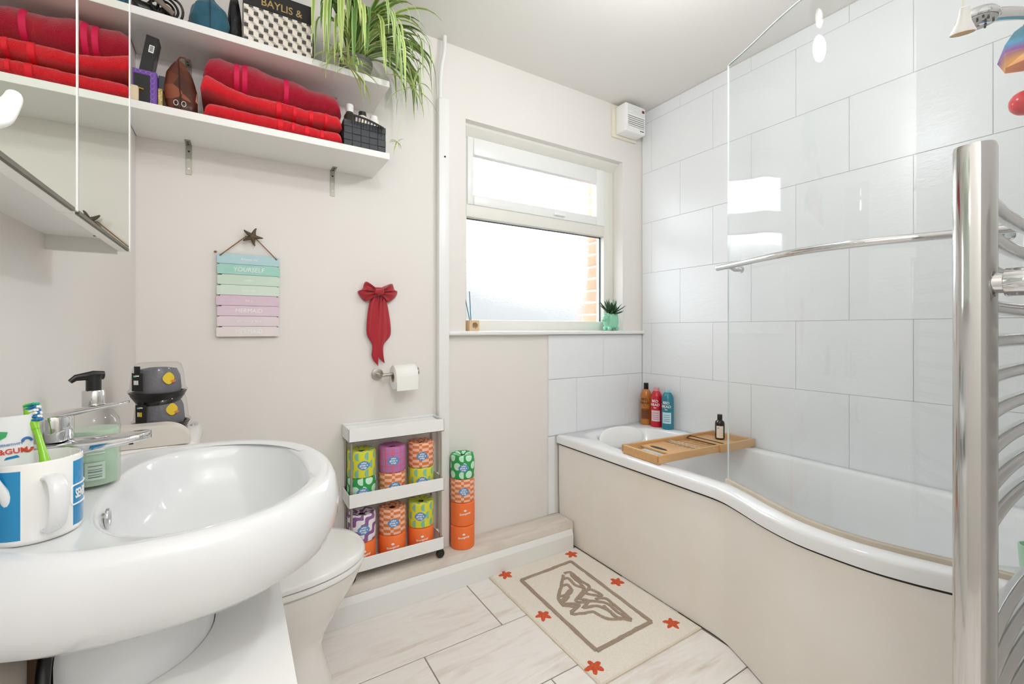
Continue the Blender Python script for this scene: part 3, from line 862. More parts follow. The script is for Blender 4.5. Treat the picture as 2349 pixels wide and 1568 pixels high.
for i in range(14):
    a = i * 2.4; r = .0085 * math.sqrt(i + .6)
    build('nozzle', cyl((hd.x + r * math.cos(a), hd.y + r * math.sin(a), hd.z - .010), (hd.x + r * math.cos(a), hd.y + r * math.sin(a), hd.z - .0145), .0022, 8), 'grey_cloth', hs)
build('holder', box(1.735, 1.785, .145, .190, 1.852, 1.887, .008), 'chrome', sh)
build('hose', tube(catmull([(1.755, .188, 1.855), (1.77, .21, 1.6), (1.80, .20, 1.3), (1.83, .16, 1.12), (1.85, YF, 1.10)], 8), .0075, 10), 'steel', sh)
# faceted rainbow bath toy, hanging from the riser
rc = Vector((1.668, .262, 1.822))
g = loft([[(rc.x + r * math.cos(a + tw), rc.y + r * math.sin(a + tw), rc.z + z) for a in [2 * math.pi * i / 6 for i in range(6)]] for r, z, tw in ((.012, -.052, 0), (.036, -.045, .2), (.046, -.018, .5), (.040, .010, .3), (.022, .040, .4), (.006, .052, .2))])
rb = thing('hanging_sponge', 'faceted rainbow coloured sponge hanging by a pink cord under the shower', 'sponge', tuple(rc - Vector((0, 0, .052))))
build('body', g, 'rainbow', rb, smooth=False)
build('cord', tube(catmull([(rc.x, rc.y, rc.z + .05), (rc.x + .03, rc.y - .03, rc.z + .12), (1.745, .165, 2.00), (1.758, .150, 2.022)], 5), .004, 8), 'pink', rb)
rb2 = thing('bath_puff', 'small red round bath scrubber hanging on the shower riser', 'scrubber', (1.69, .258, 1.67))
build('body', ellipsoid((1.70, .266, 1.695), .034, .028, .030), 'red_ball', rb2)
build('cord', tube(catmull([(1.70, .266, 1.722), (1.72, .22, 1.75), (1.752, .160, 1.80)], 5), .002, 6), 'red_ball', rb2)
single('bath_cup', lathe([(.018, 0), (.024, .004), (.027, .05), (.027, .058), (.024, .058), (.021, .006), (.004, .005)], (1.585, .232, RIM), 24), plain('pale_green_plastic', '#bfe6c9', .35), 'pale green plastic cup on the bath rim by the shower', 'cup', (1.585, .232, RIM))
# light pull
pc = onX(2211, 46, .97)
lp = thing('light_pull', 'cream bell-shaped light pull hanging from the ceiling by the radiator', 'light pull', (pc.x, pc.y, pc.z - .03))
tilt = Matrix.Rotation(math.radians(14), 3, Vector((0.5, -0.85, 0)))
bell = lathe([(.006, .026), (.0085, .024), (.0095, .010), (.0125, -.004), (.0185, -.018), (.0215, -.024), (.0215, -.0265), (.020, -.0265)], (0, 0, 0), 28, True, False)
build('bell', bell.xf(lambda p: tilt @ p * .72 + pc), 'white_plastic', lp)
build('bell_lining', lathe([(.0195, -.0255), (.016, -.016), (.008, -.004), (.002, .0)], (0, 0, 0), 28, False, True).xf(lambda p: tilt @ p * .72 + pc), 'bristle_cream', lp)
build('cord', tube([tuple(pc + Vector((.0035, .002, .016))), (pc.x + .0035, pc.y + .002, ZC)], .0014, 6), 'cream', lp)

# ================================================================== EXTRACTOR FAN
fan = thing('extractor_fan', 'white louvred extractor fan high in the corner by the window', 'fan', (1.97, 1.9, 2.245))
build('backplate', box(1.872, 2.070, 1.888, YB, 2.248, 2.436, .002), 'cream', fan)
build('body', box(1.895, 2.062, 1.806, 1.889, 2.262, 2.424, .010, 3), 'white_plastic', fan)
for i in range(6):
    build('slat', box(1.912, 2.046, 1.8025, 1.8075, 2.366 + i * .008, 2.3705 + i * .008, .001), 'white_plastic', fan, smooth=False)
gr = build('grille', box(1.914, 2.046, 1.8045, 1.8065, 2.293, 2.358), 'vent_dark', fan, smooth=False)
for i in range(6): build('slat', box(1.912, 2.048, 1.8015, 1.8065, 2.294 + i * .0115, 2.300 + i * .0115, .0008), 'white_plastic', gr, smooth=False)
build('switch', box(2.026, 2.046, 1.802, 1.807, 2.385, 2.402, .002), 'red_led', fan)
build('maker_mark', box(2.012, 2.044, 1.8050, 1.8065, 2.2765, 2.2805), 'ink', fan, smooth=False)

# ================================================================== BASIN, PEDESTAL, SINK CABINET
BCX, BCY = -0.080, 1.005
NB = 96
def bring(off, z, ax=.252, ay=.295, n=2.35):
    out = []
    for j in range(NB):
        t = 2 * math.pi * j / NB; c, s = math.cos(t), math.sin(t)
        m = n if c < 0 else 2.2 + (n - 2.2) * .12
        r = 1 / ((abs(c) ** m + abs(s) ** m) ** (1 / m))
        out.append((max(XL + .001, BCX + (ax + off) * r * c), BCY + (ay + off) * r * s, z))
    return out
def bowl(k, z, dx=0.0):
    out = []; n = 2.7
    for j in range(NB):
        t = 2 * math.pi * j / NB; c, s = math.cos(t), math.sin(t)
        r = 1 / ((abs(c) ** n + abs(s) ** n) ** (1 / n))
        out.append((-0.030 + dx + .150 * k * r * c, BCY + .245 * k * r * s, z))
    return out
basin = thing('wash_basin', 'white oval ceramic wash basin on a pedestal below the mirror cabinet', 'basin', (-.08, BCY, .60))
rings = [bring(-.15, .692, n=3.2), bring(-.09, .702, n=3.2), bring(-.04, .718, n=3.2), bring(-.006, .742, n=3.2), bring(.006, .772, n=3.1), bring(.009, .804, n=2.8), bring(.004, .832, n=2.5), bring(-.004, .845), bring(-.014, .850), bring(-.026, .8475), bring(-.036, .8450),
         bowl(1.06, .8445), bowl(1.02, .8425), bowl(.995, .836), bowl(.97, .815), bowl(.93, .785), bowl(.84, .752), bowl(.66, .728), bowl(.38, .716), bowl(.12, .712)]
bas = build('bowl', loft(rings, True, True, True), 'ceramic', basin, angle=70)
ov = Vector((-.1705, .930, .822))
g = tube([tuple(ov + Vector((.0010, (.0095) * math.cos(a), .0135 * math.sin(a)))) for a in [2 * math.pi * i / 20 for i in range(21)]], .0030, 8)
build('overflow_ring', g, 'chrome', basin)
build('overflow_hole', prism([(.006 * math.cos(a), .0095 * math.sin(a)) for a in [2 * math.pi * i / 16 for i in range(16)]], lambda u, v, d: (ov.x + d, ov.y + u, ov.z + v), -.006, .0006), 'zinc', basin)
build('plug', lathe([(.004, .0128), (.022, .0128), (.024, .0138), (.022, .0150), (.004, .0160)], (-.03, BCY, .70), 24), 'chrome', basin)
# pedestal: U-shaped shell
def pedring(z, k):
    o, i_ = [], []
    for j in range(25):
        t = lerp(-math.pi / 2, math.pi / 2, j / 24)
        o.append((-.150 + .122 * k * math.cos(t), .972 + .148 * k * math.sin(t), z))
    return [(-.205, .972 - .148 * k, z)] + o + [(-.205, .972 + .148 * k, z)]
build('pedestal', loft([pedring(0.0, 1.0), pedring(.3, .96), pedring(.55, .96), pedring(.67, 1.0), pedring(.70, .9)]), 'ceramic', basin, angle=50)
# sink cabinet with the cut-out top
CBZ = .600
sc_ = thing('sink_cabinet', 'white under-sink cabinet fitted round the basin pedestal', 'cabinet', (-.10, .97, 0))
poly = [(.078, .62), (.078, 1.285)] + [(-.272, 1.285), (-.272, 1.128)] + [(-.150 + .1205 * math.cos(t), .972 + .1455 * math.sin(t)) for t in [lerp(math.pi / 2, -math.pi / 2, j / 24) for j in range(25)]] + [(-.272, .816), (-.272, .62)]
def top_board(poly, z0, z1):
    bm = bmesh.new(); vs = [bm.verts.new((a, b, z0)) for a, b in poly]; f = bm.faces.new(vs)
    r = bmesh.ops.extrude_face_region(bm, geom=[f]); vv = [e for e in r['geom'] if isinstance(e, bmesh.types.BMVert)]
    bmesh.ops.translate(bm, verts=vv, vec=(0, 0, z1 - z0)); bmesh.ops.triangulate(bm, faces=bm.faces[:]); bm.verts.index_update()
    g = G().add([v.co[:] for v in bm.verts], [[v.index for v in f.verts] for f in bm.faces]); bm.free(); return g
build('top', top_board(poly, CBZ - .018, CBZ), 'shelf', sc_, smooth=False)
for yy in (.62, 1.267): build('side', box(-.272, .060, yy, yy + .018, 0, CBZ - .018), 'shelf', sc_, smooth=False)
for a, b in ((.622, .951), (.954, 1.283)):
    d_ = build('door', box(.060, .077, a, b, .02, CBZ - .019, .001), 'shelf', sc_, smooth=False)
    build('knob', lathe([(.004, 0), (.008, .004), (.011, .016), (.008, .02)], (0, 0, 0), 16).xf(lambda p, a=a, b=b: Vector((.077 + p.z, (b - .04 if a < .7 else a + .04) + p.x, .42 + p.y))), 'chrome', d_)
# things on the cabinet behind the pedestal
cbx = thing('cardboard_box', 'small brown printed box behind the basin pedestal', 'box', (-.246, .90, CBZ))
build('carton', box(-.272, -.222, .845, .955, CBZ, CBZ + .135, .002), 'card', cbx, smooth=False)
build('print_block', box(-.2222, -.2215, .905, .945, CBZ + .030, CBZ + .055), 'black_matt', cbx, smooth=False)
build('print_ring', tube([(-.2218, .925 + .014 * math.cos(a), CBZ + .085 + .014 * math.sin(a)) for a in [2 * math.pi * i / 16 for i in range(17)]], .0018, 6), 'paste_red', cbx)
bottle('cleaner_bottle', 'grey plastic bottle behind the basin pedestal next to the brown box', (-.245, .795, CBZ), [(.020, 0), (.023, .004), (.023, .10), (.012, .118), (.010, .12)], plain('grey_plastic', '#8a837a', .5), [(.0115, .119), (.0115, .145), (.009, .147)], 'black')
single('flexible_hose', tube(catmull([(-.212, .835, .700), (-.211, .815, .680), (-.208, .79, .640), (-.205, .76, CBZ + .0085), (-.19, .70, CBZ + .0085)], 8), .0075, 10), 'black', 'dark flexible tap hose hanging under the basin', 'hose', (-.22, .78, CBZ))

# ------------------------------------------------------------------ mixer tap
TX, TY, DZ = -.236, .945, .8445
tap = thing('mixer_tap', 'chrome single-lever mixer tap on the basin', 'tap', (TX, TY, DZ))
build('body', lathe([(.026, 0), (.0265, .004), (.0225, .010), (.0225, .095), (.022, .100)], (TX, TY, DZ), 32), 'chrome', tap)
def spout(u, v):
    x = lerp(TX - .004, -.118, u); a = v * 2 * math.pi
    w = lerp(.0235, .0215, u) * (1.0 if u < .8 else math.sqrt(max(0.0, 1 - ((u - .8) / .2) ** 2 * .98))); h = lerp(.0165, .0065, u ** .7)
    zc = DZ + .090 + .012 * u
    c, s = math.cos(a), math.sin(a)
    return (x, TY + w * math.copysign(abs(c) ** .6, c), zc + h * math.copysign(abs(s) ** .6, s))
build('spout', surf(spout, 24, 28), 'chrome', tap, angle=60)
build('cartridge', lathe([(.0225, .106), (.0245, .109), (.0245, .138), (.023, .144), (.012, .147)], (TX, TY, DZ), 32), 'chrome', tap)
def lever(u, v):
    x = lerp(TX + .005, -.146, u); a = v * 2 * math.pi; w = lerp(.022, .012, u) * (1 if u < .93 else math.sqrt(max(0.0, 1 - ((u - .93) / .07) ** 2 * .95))); h = lerp(.006, .0022, u)
    c, s = math.cos(a), math.sin(a)
    return (x, TY + w * math.copysign(abs(c) ** .7, c), DZ + .144 + .014 * u + h * s)
build('lever', surf(lever, 16, 20), 'chrome', tap, angle=60)

# ------------------------------------------------------------------ soap dispenser
so = Vector((-.212, 1.060, DZ))
sp = thing('soap_dispenser', 'pale green liquid soap dispenser with a black pump behind the tap', 'soap dispenser', so)
build('liquid', lathe([(.020, .004), (.0335, .006), (.0345, .012), (.0345, .098), (.034, .100)], so, 36), 'soap', sp)
build('bottle', lathe([(.031, 0), (.0352, .003), (.0362, .010), (.0362, .100), (.034, .116), (.026, .130), (.014, .137), (.0135, .139)], so, 36, True, False), 'clear', sp)
build('collar', lathe([(.0150, .137), (.0155, .138), (.0155, .166), (.014, .168)], so, 28), 'silver_cap', sp)
pm = build('pump', lathe([(.0105, .168), (.0105, .188), (.012, .191), (.012, .194)], so, 24), 'black', sp)
build('nozzle', tube([tuple(so + Vector(q)) for q in ((.012, .006, .193), (.0, -.004, .1945), (-.020, -.016, .192), (-.026, -.020, .186))], [.0075, .008, .0055, .004], 12, 1.0, .6), 'black', pm)
a0 = tocam(so) + .1
lb = build('barcode_label', patch(so, .0363, a0 - .05, .026, .030, .032), plain('pale_barcode_ground', '#d3e6d6', .5), sp)
for i, zz in enumerate((.022, .026, .031, .035, .041)): build('bar', patch(so, .0368, a0 - .05, .018, (.002, .0012, .002, .001, .0015)[i], zz), plain('barcode_ink', '#7f9a8c', .5), lb)
for i in range(7): build('print_line', patch(so, .0363, a0 - .02, .024 - .002 * (i % 3), .0010, .062 + i * .0048), 'white_print', sp)
build('lettering', text_g('BAY', .0105, .0002).xf(lambda p: Vector((p.x, p.y + .086, p.z + .0006))).xf(wrap(so, .0363, a0 + .72)), 'white_print', sp)

# ------------------------------------------------------------------ mug with brushes
mc = Vector((-.2265, .846, DZ + .0008)); MR, MH = .0455, .104
mug = thing('striped_mug', 'large white mug with blue stripes holding toothbrushes, on the basin', 'mug', mc)
ah = tocam(mc) + .27
g = G(); rings = []; uvs = []
prof = [(.040, 0), (.0435, .002), (MR, .007), (MR, MH - .002), (MR - .001, MH), (MR - .003, MH), (MR - .004, MH - .003), (MR - .005, .008), (.01, .006)]
nm = 72
for (r, z) in prof:
    ring = []
    for j in range(nm + 1):
        a = ah - math.pi + 2 * math.pi * j / nm
        ring.append((mc.x + r * math.cos(a), mc.y + r * math.sin(a), mc.z + z)); uvs.append((-180 + 360 * j / nm if r > MR - .002 or z < .003 else 0.0, z if r > MR - .002 else 0.0))
    rings.append(ring)
build('body', loft(rings, False, uvs=uvs).merge(prism([(mc.x + .040 * math.cos(2 * math.pi * j / nm), mc.y + .040 * math.sin(2 * math.pi * j / nm)) for j in range(nm)], lambda u, v, d: (u, v, d), mc.z, mc.z + .001)), 'mug', mug)
dirh = Vector((math.cos(ah), math.sin(ah), 0))
hp = [mc + dirh * (MR - .002) + Vector((0, 0, .082)), mc + dirh * (MR + .014) + Vector((0, 0, .084)), mc + dirh * (MR + .026) + Vector((0, 0, .074)), mc + dirh * (MR + .029) + Vector((0, 0, .052)), mc + dirh * (MR + .022) + Vector((0, 0, .030)), mc + dirh * (MR + .008) + Vector((0, 0, .018)), mc + dirh * (MR - .002) + Vector((0, 0, .016))]
build('handle', tube(catmull(hp, 6), .0075, 14, .62, 1.25), 'ceramic', mug)
al = ah + math.radians(68)
fr_ = wrap(mc, MR, al)
def rrect(w, h, r, n=6):
    out = []
    for cx, cy, a in ((w / 2 - r, h / 2 - r, 0), (-w / 2 + r, h / 2 - r, 90), (-w / 2 + r, -h / 2 + r, 180), (w / 2 - r, -h / 2 + r, 270)):
        for i in range(n + 1):
            t = math.radians(a + 90 * i / n); out.append((cx + r * math.cos(t), cy + r * math.sin(t)))
    return out
rr = rrect(.062, .026, .004)
pts = []
for i in range(len(rr)):
    a, b = Vector(rr[i]), Vector(rr[(i + 1) % len(rr)])
    k_ = max(1, int((b - a).length / .004))
    for j in range(k_): pts.append(a.lerp(b, j / k_))
pts.append(pts[0])
fb = build('logo_frame', tube([fr_(Vector((p.x, p.y + .050, .0004))) for p in pts], .0011, 6), 'white_print', mug)
build('lettering', text_g('SENSODYNE', .0175, .0004, .0005, .50).xf(lambda p: Vector((p.x, p.y + .050, p.z + .0006))).xf(fr_), 'white_print', mug)

def toothbrush(name, label, base, tip, headside, mats, headlen=.028):
    t = thing(name, label, 'toothbrush', base)
    base, tip = Vector(base), Vector(tip); d = (tip - base).normalized(); L = (tip - base).length
    pts = [base + d * (L * k_) + headside * (.010 * math.sin(k_ * math.pi)) for k_ in [i / 14 for i in range(15)]]
    rr_ = [.0066, .0072, .0072, .0068, .0066, .0060, .0062, .0060, .0048, .0040, .0036, .0038, .0058, .0064, .004]
    h = build('handle', tube(pts, rr_, 12, 1, .8), mats[0], t)
    build('grip', tube([p + headside * .0012 for p in pts[1:7]], [.0062, .0072, .0072, .0068, .0064, .004], 12, .8, .7), mats[1], h)
    b = build('bristle_head', tube([p for p in pts[11:15]], [.004, .006, .006, .004], 10), mats[0], t)
    side = d.cross(headside).normalized()
    for i in range(6):
        for j in (-1, 0, 1):
            c = tip - d * (.003 + i * .0044) + side * (j * .0034)
            build('tuft', cyl(c, c + headside * (.0125 + .001 * (i % 2)), .0019, 6), ('bristle_green' if i == 0 else 'bristle_blue' if (i + j) % 3 == 0 or i == 5 else 'bristle_white'), b)
    return t
hsd = Vector((.80, -.42, .30)).normalized()
tb = toothbrush('toothbrush', 'lime green toothbrush with blue and white bristles standing in the mug', (-.208, .822, DZ + .009), (-.243, .873, DZ + .172), hsd, ('brush_green', 'brush_white'))
toothbrush('toothbrush', 'white and green toothbrush lying slanted in the mug', (-.234, .824, DZ + .009), (-.2640, .797, DZ + .122), Vector((.5, -.7, .5)).normalized(), ('paste', 'paste_green'))
# toothpaste tube
tp = thing('toothpaste_tube', 'white toothpaste tube with red and blue print standing in the mug', 'toothpaste', (-.2455, .858, DZ + .009))
def tubefn(u, v):
    a = v * 2 * math.pi; z = lerp(0, .150, u); w = lerp(.0125, .0205, u); th = lerp(.0125, .0012, u)
    c, s = math.cos(a), math.sin(a)
    ax = Vector((.86, .36, 0)).normalized(); ay = Vector((-ax.y, ax.x, 0))
    p = Vector((-.2435, .858, DZ + .010)) + ax * (w * c) + ay * (th * s) + Vector((-.06, -.04, 1.0)) * z
    return p
build('body', surf(tubefn, 20, 28), 'paste', tp, angle=60)
def on_tube(p):   # text plane onto front of the tube
    ax = Vector((.86, .36, 0)).normalized(); ay = Vector((-ax.y, ax.x, 0)); z = p.y; u = z / .150
    th = lerp(.0125, .0012, u); w = lerp(.0125, .0205, u)
    k_ = max(0.0, 1 - (p.x / w) ** 2) ** .5
    return Vector((-.2435, .858, DZ + .010)) + ax * p.x - ay * (th * k_ + .0008 + p.z) + Vector((-.06, -.04, 1.0)) * z
build('lettering', text_g('&GUM', .0095, .0002).xf(lambda p: Vector((p.x - .001, p.y + .104, p.z))).xf(on_tube), 'paste_red', tp)
build('lettering', text_g('SENSITIVITY', .0040).xf(lambda p: Vector((p.x - .002, p.y + .113, p.z))).xf(on_tube), 'paste_blue', tp)
for nm_, col, y0 in (('tooth_mark', 'paste_blue', .115), ('tooth_mark', 'paste_red', .106)):
    build(nm_, tube([on_tube(Vector((.0125 + .0042 * math.cos(a), y0 + .0045 * math.sin(a), 0))) for a in ([math.pi * i / 10 for i in range(11)] if col == 'paste_blue' else [math.pi + math.pi * i / 10 for i in range(11)])], .0016, 6), col, tp)
build('leaf_mark', prism([(-.016, .118), (-.006, .124), (-.004, .130), (-.012, .132), (-.018, .126)], lambda u, v, d: on_tube(Vector((u, v, d))), 0, .0006), 'paste_green', tp)
build('stripe', prism([(-.010, .094), (.004, .0955), (.002, .0985), (-.008, .097)], lambda u, v, d: on_tube(Vector((u, v, d))), 0, .0006), 'mug_blue', tp)

# ================================================================== TOILET
TCY = 1.490
wc = thing('toilet', 'white close-coupled toilet with its lid down beside the ledge', 'toilet', (.05, TCY, 0))
def wring(xb, xf, hw, z, sq=2.3, dy=0.0):
    out = []; xf = xf + .010 * min(1, z / .3); xc = lerp(xb, xf, .42)
    for j in range(64):
        t = 2 * math.pi * j / 64; c, s = math.cos(t), math.sin(t)
        r = 1 / ((abs(c) ** sq + abs(s) ** sq) ** (1 / sq))
        out.append((xc + (xf - xc if c > 0 else xc - xb) * r * c, TCY + dy + hw * r * s, z))
    return out
build('pan', loft([wring(-.20, .262, .118, 0, 3), wring(-.20, .258, .115, .03, 3), wring(-.20, .236, .108, .10, 2.8), wring(-.20, .222, .104, .16, 2.6), wring(-.20, .235, .112, .20, 2.4), wring(-.20, .275, .140, .27), wring(-.20, .318, .168, .34), wring(-.20, .338, .183, .385), wring(-.20, .340, .184, .392), wring(-.19, .332, .176, .396)]), 'ceramic_warm', wc, angle=60)
build('seat', loft([wring(-.115, .337, .183, .3985), wring(-.117, .343, .188, .402), wring(-.117, .344, .189, .413), wring(-.115, .340, .186, .417)]), 'seat', wc, angle=50)
build('lid', loft([wring(-.125, .340, .187, .4195), wring(-.127, .346, .191, .423), wring(-.127, .346, .191, .432), wring(-.122, .338, .185, .440), wring(-.105, .31, .165, .4445), wring(-.05, .2, .08, .446)]), 'seat', wc, angle=50)
for s in (-1, 1): build('hinge', cyl((-.125, TCY + s * .075 - .02, .418), (-.125, TCY + s * .075 + .02, .418), .012, 16, .003), 'steel', wc)
def cring(z, x1, y0, y1, r=.05):
    pts = rrect(x1 - XL - .002 + .06, y1 - y0, r, 8)
    cx = (x1 + XL + .002 - .06) / 2
    return [(max(XL + .002, cx + a), (y0 + y1) / 2 + b, z) for a, b in pts]
cist = build('cistern', loft([cring(.40, -.105, 1.350, 1.650), cring(.42, -.098, 1.343, 1.657), cring(.80, -.088, 1.335, 1.665), cring(.803, -.089, 1.336, 1.664)]), 'ceramic_warm', wc, angle=50)
lidc = build('cistern_lid', loft([cring(.805, -.084, 1.330, 1.670), cring(.807, -.081, 1.327, 1.673), cring(.828, -.082, 1.328, 1.672), cring(.838, -.090, 1.336, 1.664), cring(.841, -.105, 1.350, 1.650)]), 'ceramic_warm', wc, angle=50)
build('flush_button', lathe([(.024, 0), (.024, .005), (.021, .007)], (-.115, 1.60, .8405), 28), 'chrome', lidc)

# beige rounded container on the cistern
def arch(w, h, n=12):
    out = [(-w / 2, 0), (w / 2, 0)]
    for i in range(n + 1):
        t = math.pi / 2 * i / n; out.append((w / 2 - .055 + .055 * math.cos(t), h - .045 + .045 * math.sin(t)))
    for i in range(n + 1):
        t = math.pi / 2 * i / n; out.append((-w / 2 + .03 - .03 * math.sin(t), h - .03 + .03 * math.cos(t)))
    return out
tubx = thing('storage_tub', 'beige plastic tub with rounded shoulders on the cistern behind the basin', 'tub', (-.172, 1.367, .841))
build('body', prism(arch(.168, .050), lambda u, v, d: (-.178 + u, d, .8412 + v), 1.342, 1.392), plain('beige_plastic', '#ddd6cc', .35), tubx, angle=30)
build('slot', box(-.208, -.200, 1.3412, 1.3425, .853, .866), 'dark', tubx, smooth=False)

# boxed novelty socks: clear dome on a black tray
def duck_box(label, c, front, k):
    t = thing('gift_pack', label, 'package', c, 'stacked packs on the cistern')
    build('tray', lathe([(.040, 0), (.044, .001), (.057, .022), (.060, .030), (.0615, .031), (.0615, .033), (.055, .033), (.050, .010), (.03, .008)], c, 40), 'black', t)
    build('content', lathe([(.046, .028), (.050, .040), (.047, .075), (.040, .092), (.02, .096)], c, 28), 'charcoal_sock', t)
    build('dome', lathe([(.0605, .034), (.0635, .035), (.0635, .038), (.0585, .042), (.054, .088), (.049, .104), (.042, .109), (.01, .110)], c, 40, False, True), 'clear', t)
    a0 = tocam(c)
    lab = build('card_tag', patch(c, .0590, a0 - .82, .032, .046, .063), 'black_matt', t)
    build('tag_strap', patch(c, .0570, a0 - .84, .018, .018, .094), 'black_matt', t)
    build('tag_print', patch(c, .0596, a0 - .90, .008, .004, .078), 'mint', lab)
    build('tag_print', patch(c, .0596, a0 - .78, .010, .003, .079), 'white_print', lab)
    for q in (-.92, -.84, -.76): build('tag_print', patch(c, .0596, a0 + q, .0035, .011, .062), 'yellow' if q > -.9 and k == 0 else 'white_print', lab)
    pa = build('yellow_patch', oval_patch(c, .0525, a0 + .42, .026, .030, .070, .0), 'yellow', t)
    build('amber_patch', oval_patch(c, .0528, a0 + .62, .014, .006, .062, .0), 'amber_print', pa)
    return t
duck_box('black gift pack with a clear dome standing on the toilet cistern, under the other pack', (-.165, 1.500, .8415), 0, 0)
duck_box('black gift pack with a clear dome stacked on top of the other pack', (-.172, 1.498, .923), 0, 1)

# ================================================================== MIRROR CABINET
MX, MY0, MY1, MZ0, MZ1 = -.166, .435, 1.085, 1.264, 1.93
mcab = thing('mirror_cabinet', 'white wall cabinet with two mirror doors above the basin', 'cabinet', (-.22, .775, MZ0))
build('carcass', box(XL, MX - .018, MY0 + .003, MY1 - .012, MZ0 + .020, MZ1), 'shelf', mcab, smooth=False)
build('side_panel', box(XL, MX - .017, MY1 - .012, MY1 - .003, MZ0 - .006, MZ1), 'white_old', mcab, smooth=False)
build('hinge_slot', box(-.210, -.188, 1.045, 1.052, MZ0 + .0195, MZ0 + .0205), 'dark', mcab, smooth=False)
ms = .758
for a, b in ((MY0, ms - .0015), (ms + .0015, MY1)):
    d_ = build('door', box(MX - .017, MX - .0035, a, b, MZ0, MZ1, .0015), 'shelf', mcab, smooth=False)
    build('mirror_glass', box(MX - .0035, MX, a + (.001 if a < .6 else .001), b - (.010 if b > 1 else .005), MZ0 + .003, MZ1 - .004), 'mirror', d_, smooth=False)
    build('aged_edge', box(MX - .0034, MX + .0002, a + .002, b - .012, MZ0 + .0005, MZ0 + .0052), 'mirror_edge', d_, smooth=False)
    if b > 1: build('edge_strip', box(MX - .004, MX + .0006, b - .010, b, MZ0 + .0005, MZ1), 'white_plastic', d_, smooth=False)
    else: build('edge_strip', box(MX - .004, MX + .0006, b - .005, b, MZ0 + .003, MZ1), 'white_plastic', d_, smooth=False)
hk = onX(22, 262, MX + .030)
hook = thing('adhesive_hook', 'white curved plastic hook on the mirror door', 'hook', (MX + .001, hk.y - .05, hk.z - .04))
build('plate', box(MX, MX + .003, hk.y - .075, hk.y - .040, hk.z - .045, hk.z + .005, .001), 'white_plastic', hook)
hpt = catmull([(MX + .002, hk.y - .055, hk.z - .022), (MX + .016, hk.y - .040, hk.z - .021), (MX + .028, hk.y - .016, hk.z - .010), (MX + .031, hk.y - .001, hk.z + .008), (MX + .031, hk.y + .004, hk.z + .016)], 6)
build('prong', tube(hpt, [lerp(.0078, .0042, (i / (len(hpt) - 1)) ** 1.5) for i in range(len(hpt))], 12), 'white_plastic', hook)

# ================================================================== SHELVES
SY0, SX1 = 1.659, .494
S1, S2 = 1.781, 2.052           # shelf tops
def shelf(label, zt):
    t = thing('wall_shelf', label, 'shelf', (.11, 1.9, zt - .023))
    build('board', box(XL + .002, SX1, SY0, YB, zt - .023, zt, .0008, 1), 'shelf', t, smooth=False)
    for xx in (-.135, .334):
        b_ = build('bracket', box(xx - .0085, xx + .0085, YB - .0025, YB, zt - .125, zt - .023, .0005, 1).merge(box(xx - .0085, xx + .0085, YB - .055, YB, zt - .0255, zt - .023, .0005, 1)), 'zinc', t, smooth=False)
        for dz in (.045, .075, .105): build('screw', cyl((xx, YB - .0024, zt - dz), (xx, YB - .0038, zt - dz), .0032, 10), 'steel' if dz > .05 else 'dark', b_)
        for dy in (.020, .040): build('screw', cyl((xx, YB - dy, zt - .0254), (xx, YB - dy, zt - .0268), .0032, 10), 'dark', b_)
    return t
shelf('lower white wall shelf carrying the red towels', S1)
shelf('upper white wall shelf carrying the spider plant', S2)

# ------------------------------------------------------------------ towels
def towel(name, label, mat, x0, x1, yc, d, zfn, hfn, bands, bandmat, seed, power=.45, group=None, nu=80, nv=40):
    def P(u, v, off=0.0):
        x = lerp(x0, x1, u); e = 1.0
        m = min(u, 1 - u) / .045
        if m < 1: e = max(.02, 1 - (1 - m) ** 2) ** .5
        a = v * 2 * math.pi; c, s = math.cos(a), math.sin(a)
        h = hfn(u) * e; dd = d * (.94 + .06 * e)
        rr_ = .0046 * noise.noise((x * 16 + seed, v * 5, seed)) +   .0018 * noise.noise((x * 70, v * 22, seed))
        yy = yc + (dd / 2 + rr_ + off) * math.copysign(abs(c) ** power, c)
        zz = zfn(u) + h / 2 + (h / 2 + rr_ * .8 + off) * math.copysign(abs(s) ** (power + .15), s)
        return Vector((x, yy, zz))
    zb_ = min(zfn(i / 20) for i in range(21))
    t = thing(name, label, 'towel', ((x0 + x1) / 2, yc, zb_), group)
    build('cloth', surf(lambda u, v: P(u, v), nu, nv), mat, t, angle=80)
    for (u0, u1) in bands:
        build('band', surf(lambda u, v, a=u0, b=u1: P(lerp(a, b, u), v, .0016), 4, nv), bandmat, t, angle=80)
    return t
TYC, TDP = 1.778, .222
towel('folded_towel', 'bright red folded towel lying directly on the lower shelf', 'red', -.082, .328, TYC, TDP, lambda u: S1 + .0035, lambda u: lerp(.048, .042, u), [(.50, .535), (.60, .62), (.70, .73), (.82, .845)], 'band_red', 1.3, group='red towels on the lower shelf')
towel('folded_towel', 'bright red folded towel stacked between another red towel and a crimson one', 'red', -.090, .326, TYC - .002, TDP, lambda u: S1 + lerp(.0600, .0550, u) + .020 * max(0, 1 - u / .25) ** 1.5, lambda u: .047 + .020 * max(0, 1 - u / .3), [(.50, .535), (.62, .645), (.74, .77), (.86, .88)], 'band_red', 4.1, group='red towels on the lower shelf')
towel('rolled_towel', 'crimson towel loosely rolled on top of the two red ones', 'crimson', -.085, .330, TYC + .012, .185, lambda u: S1 + interp(u, [0, .12, .3, .6, 1.0], [.128, .113, .1040, .1030, .1030]) + .007, lambda u: interp(u, [0, .1, .3, .6, .8, 1.0], [.070, .104, .118, .106, .096, .080]) + .004 * math.sin(u * 23), [(.20, .235), (.255, .29), (.55, .585)], 'band_pink', 7.7, power=.8, group='red towels on the lower shelf')

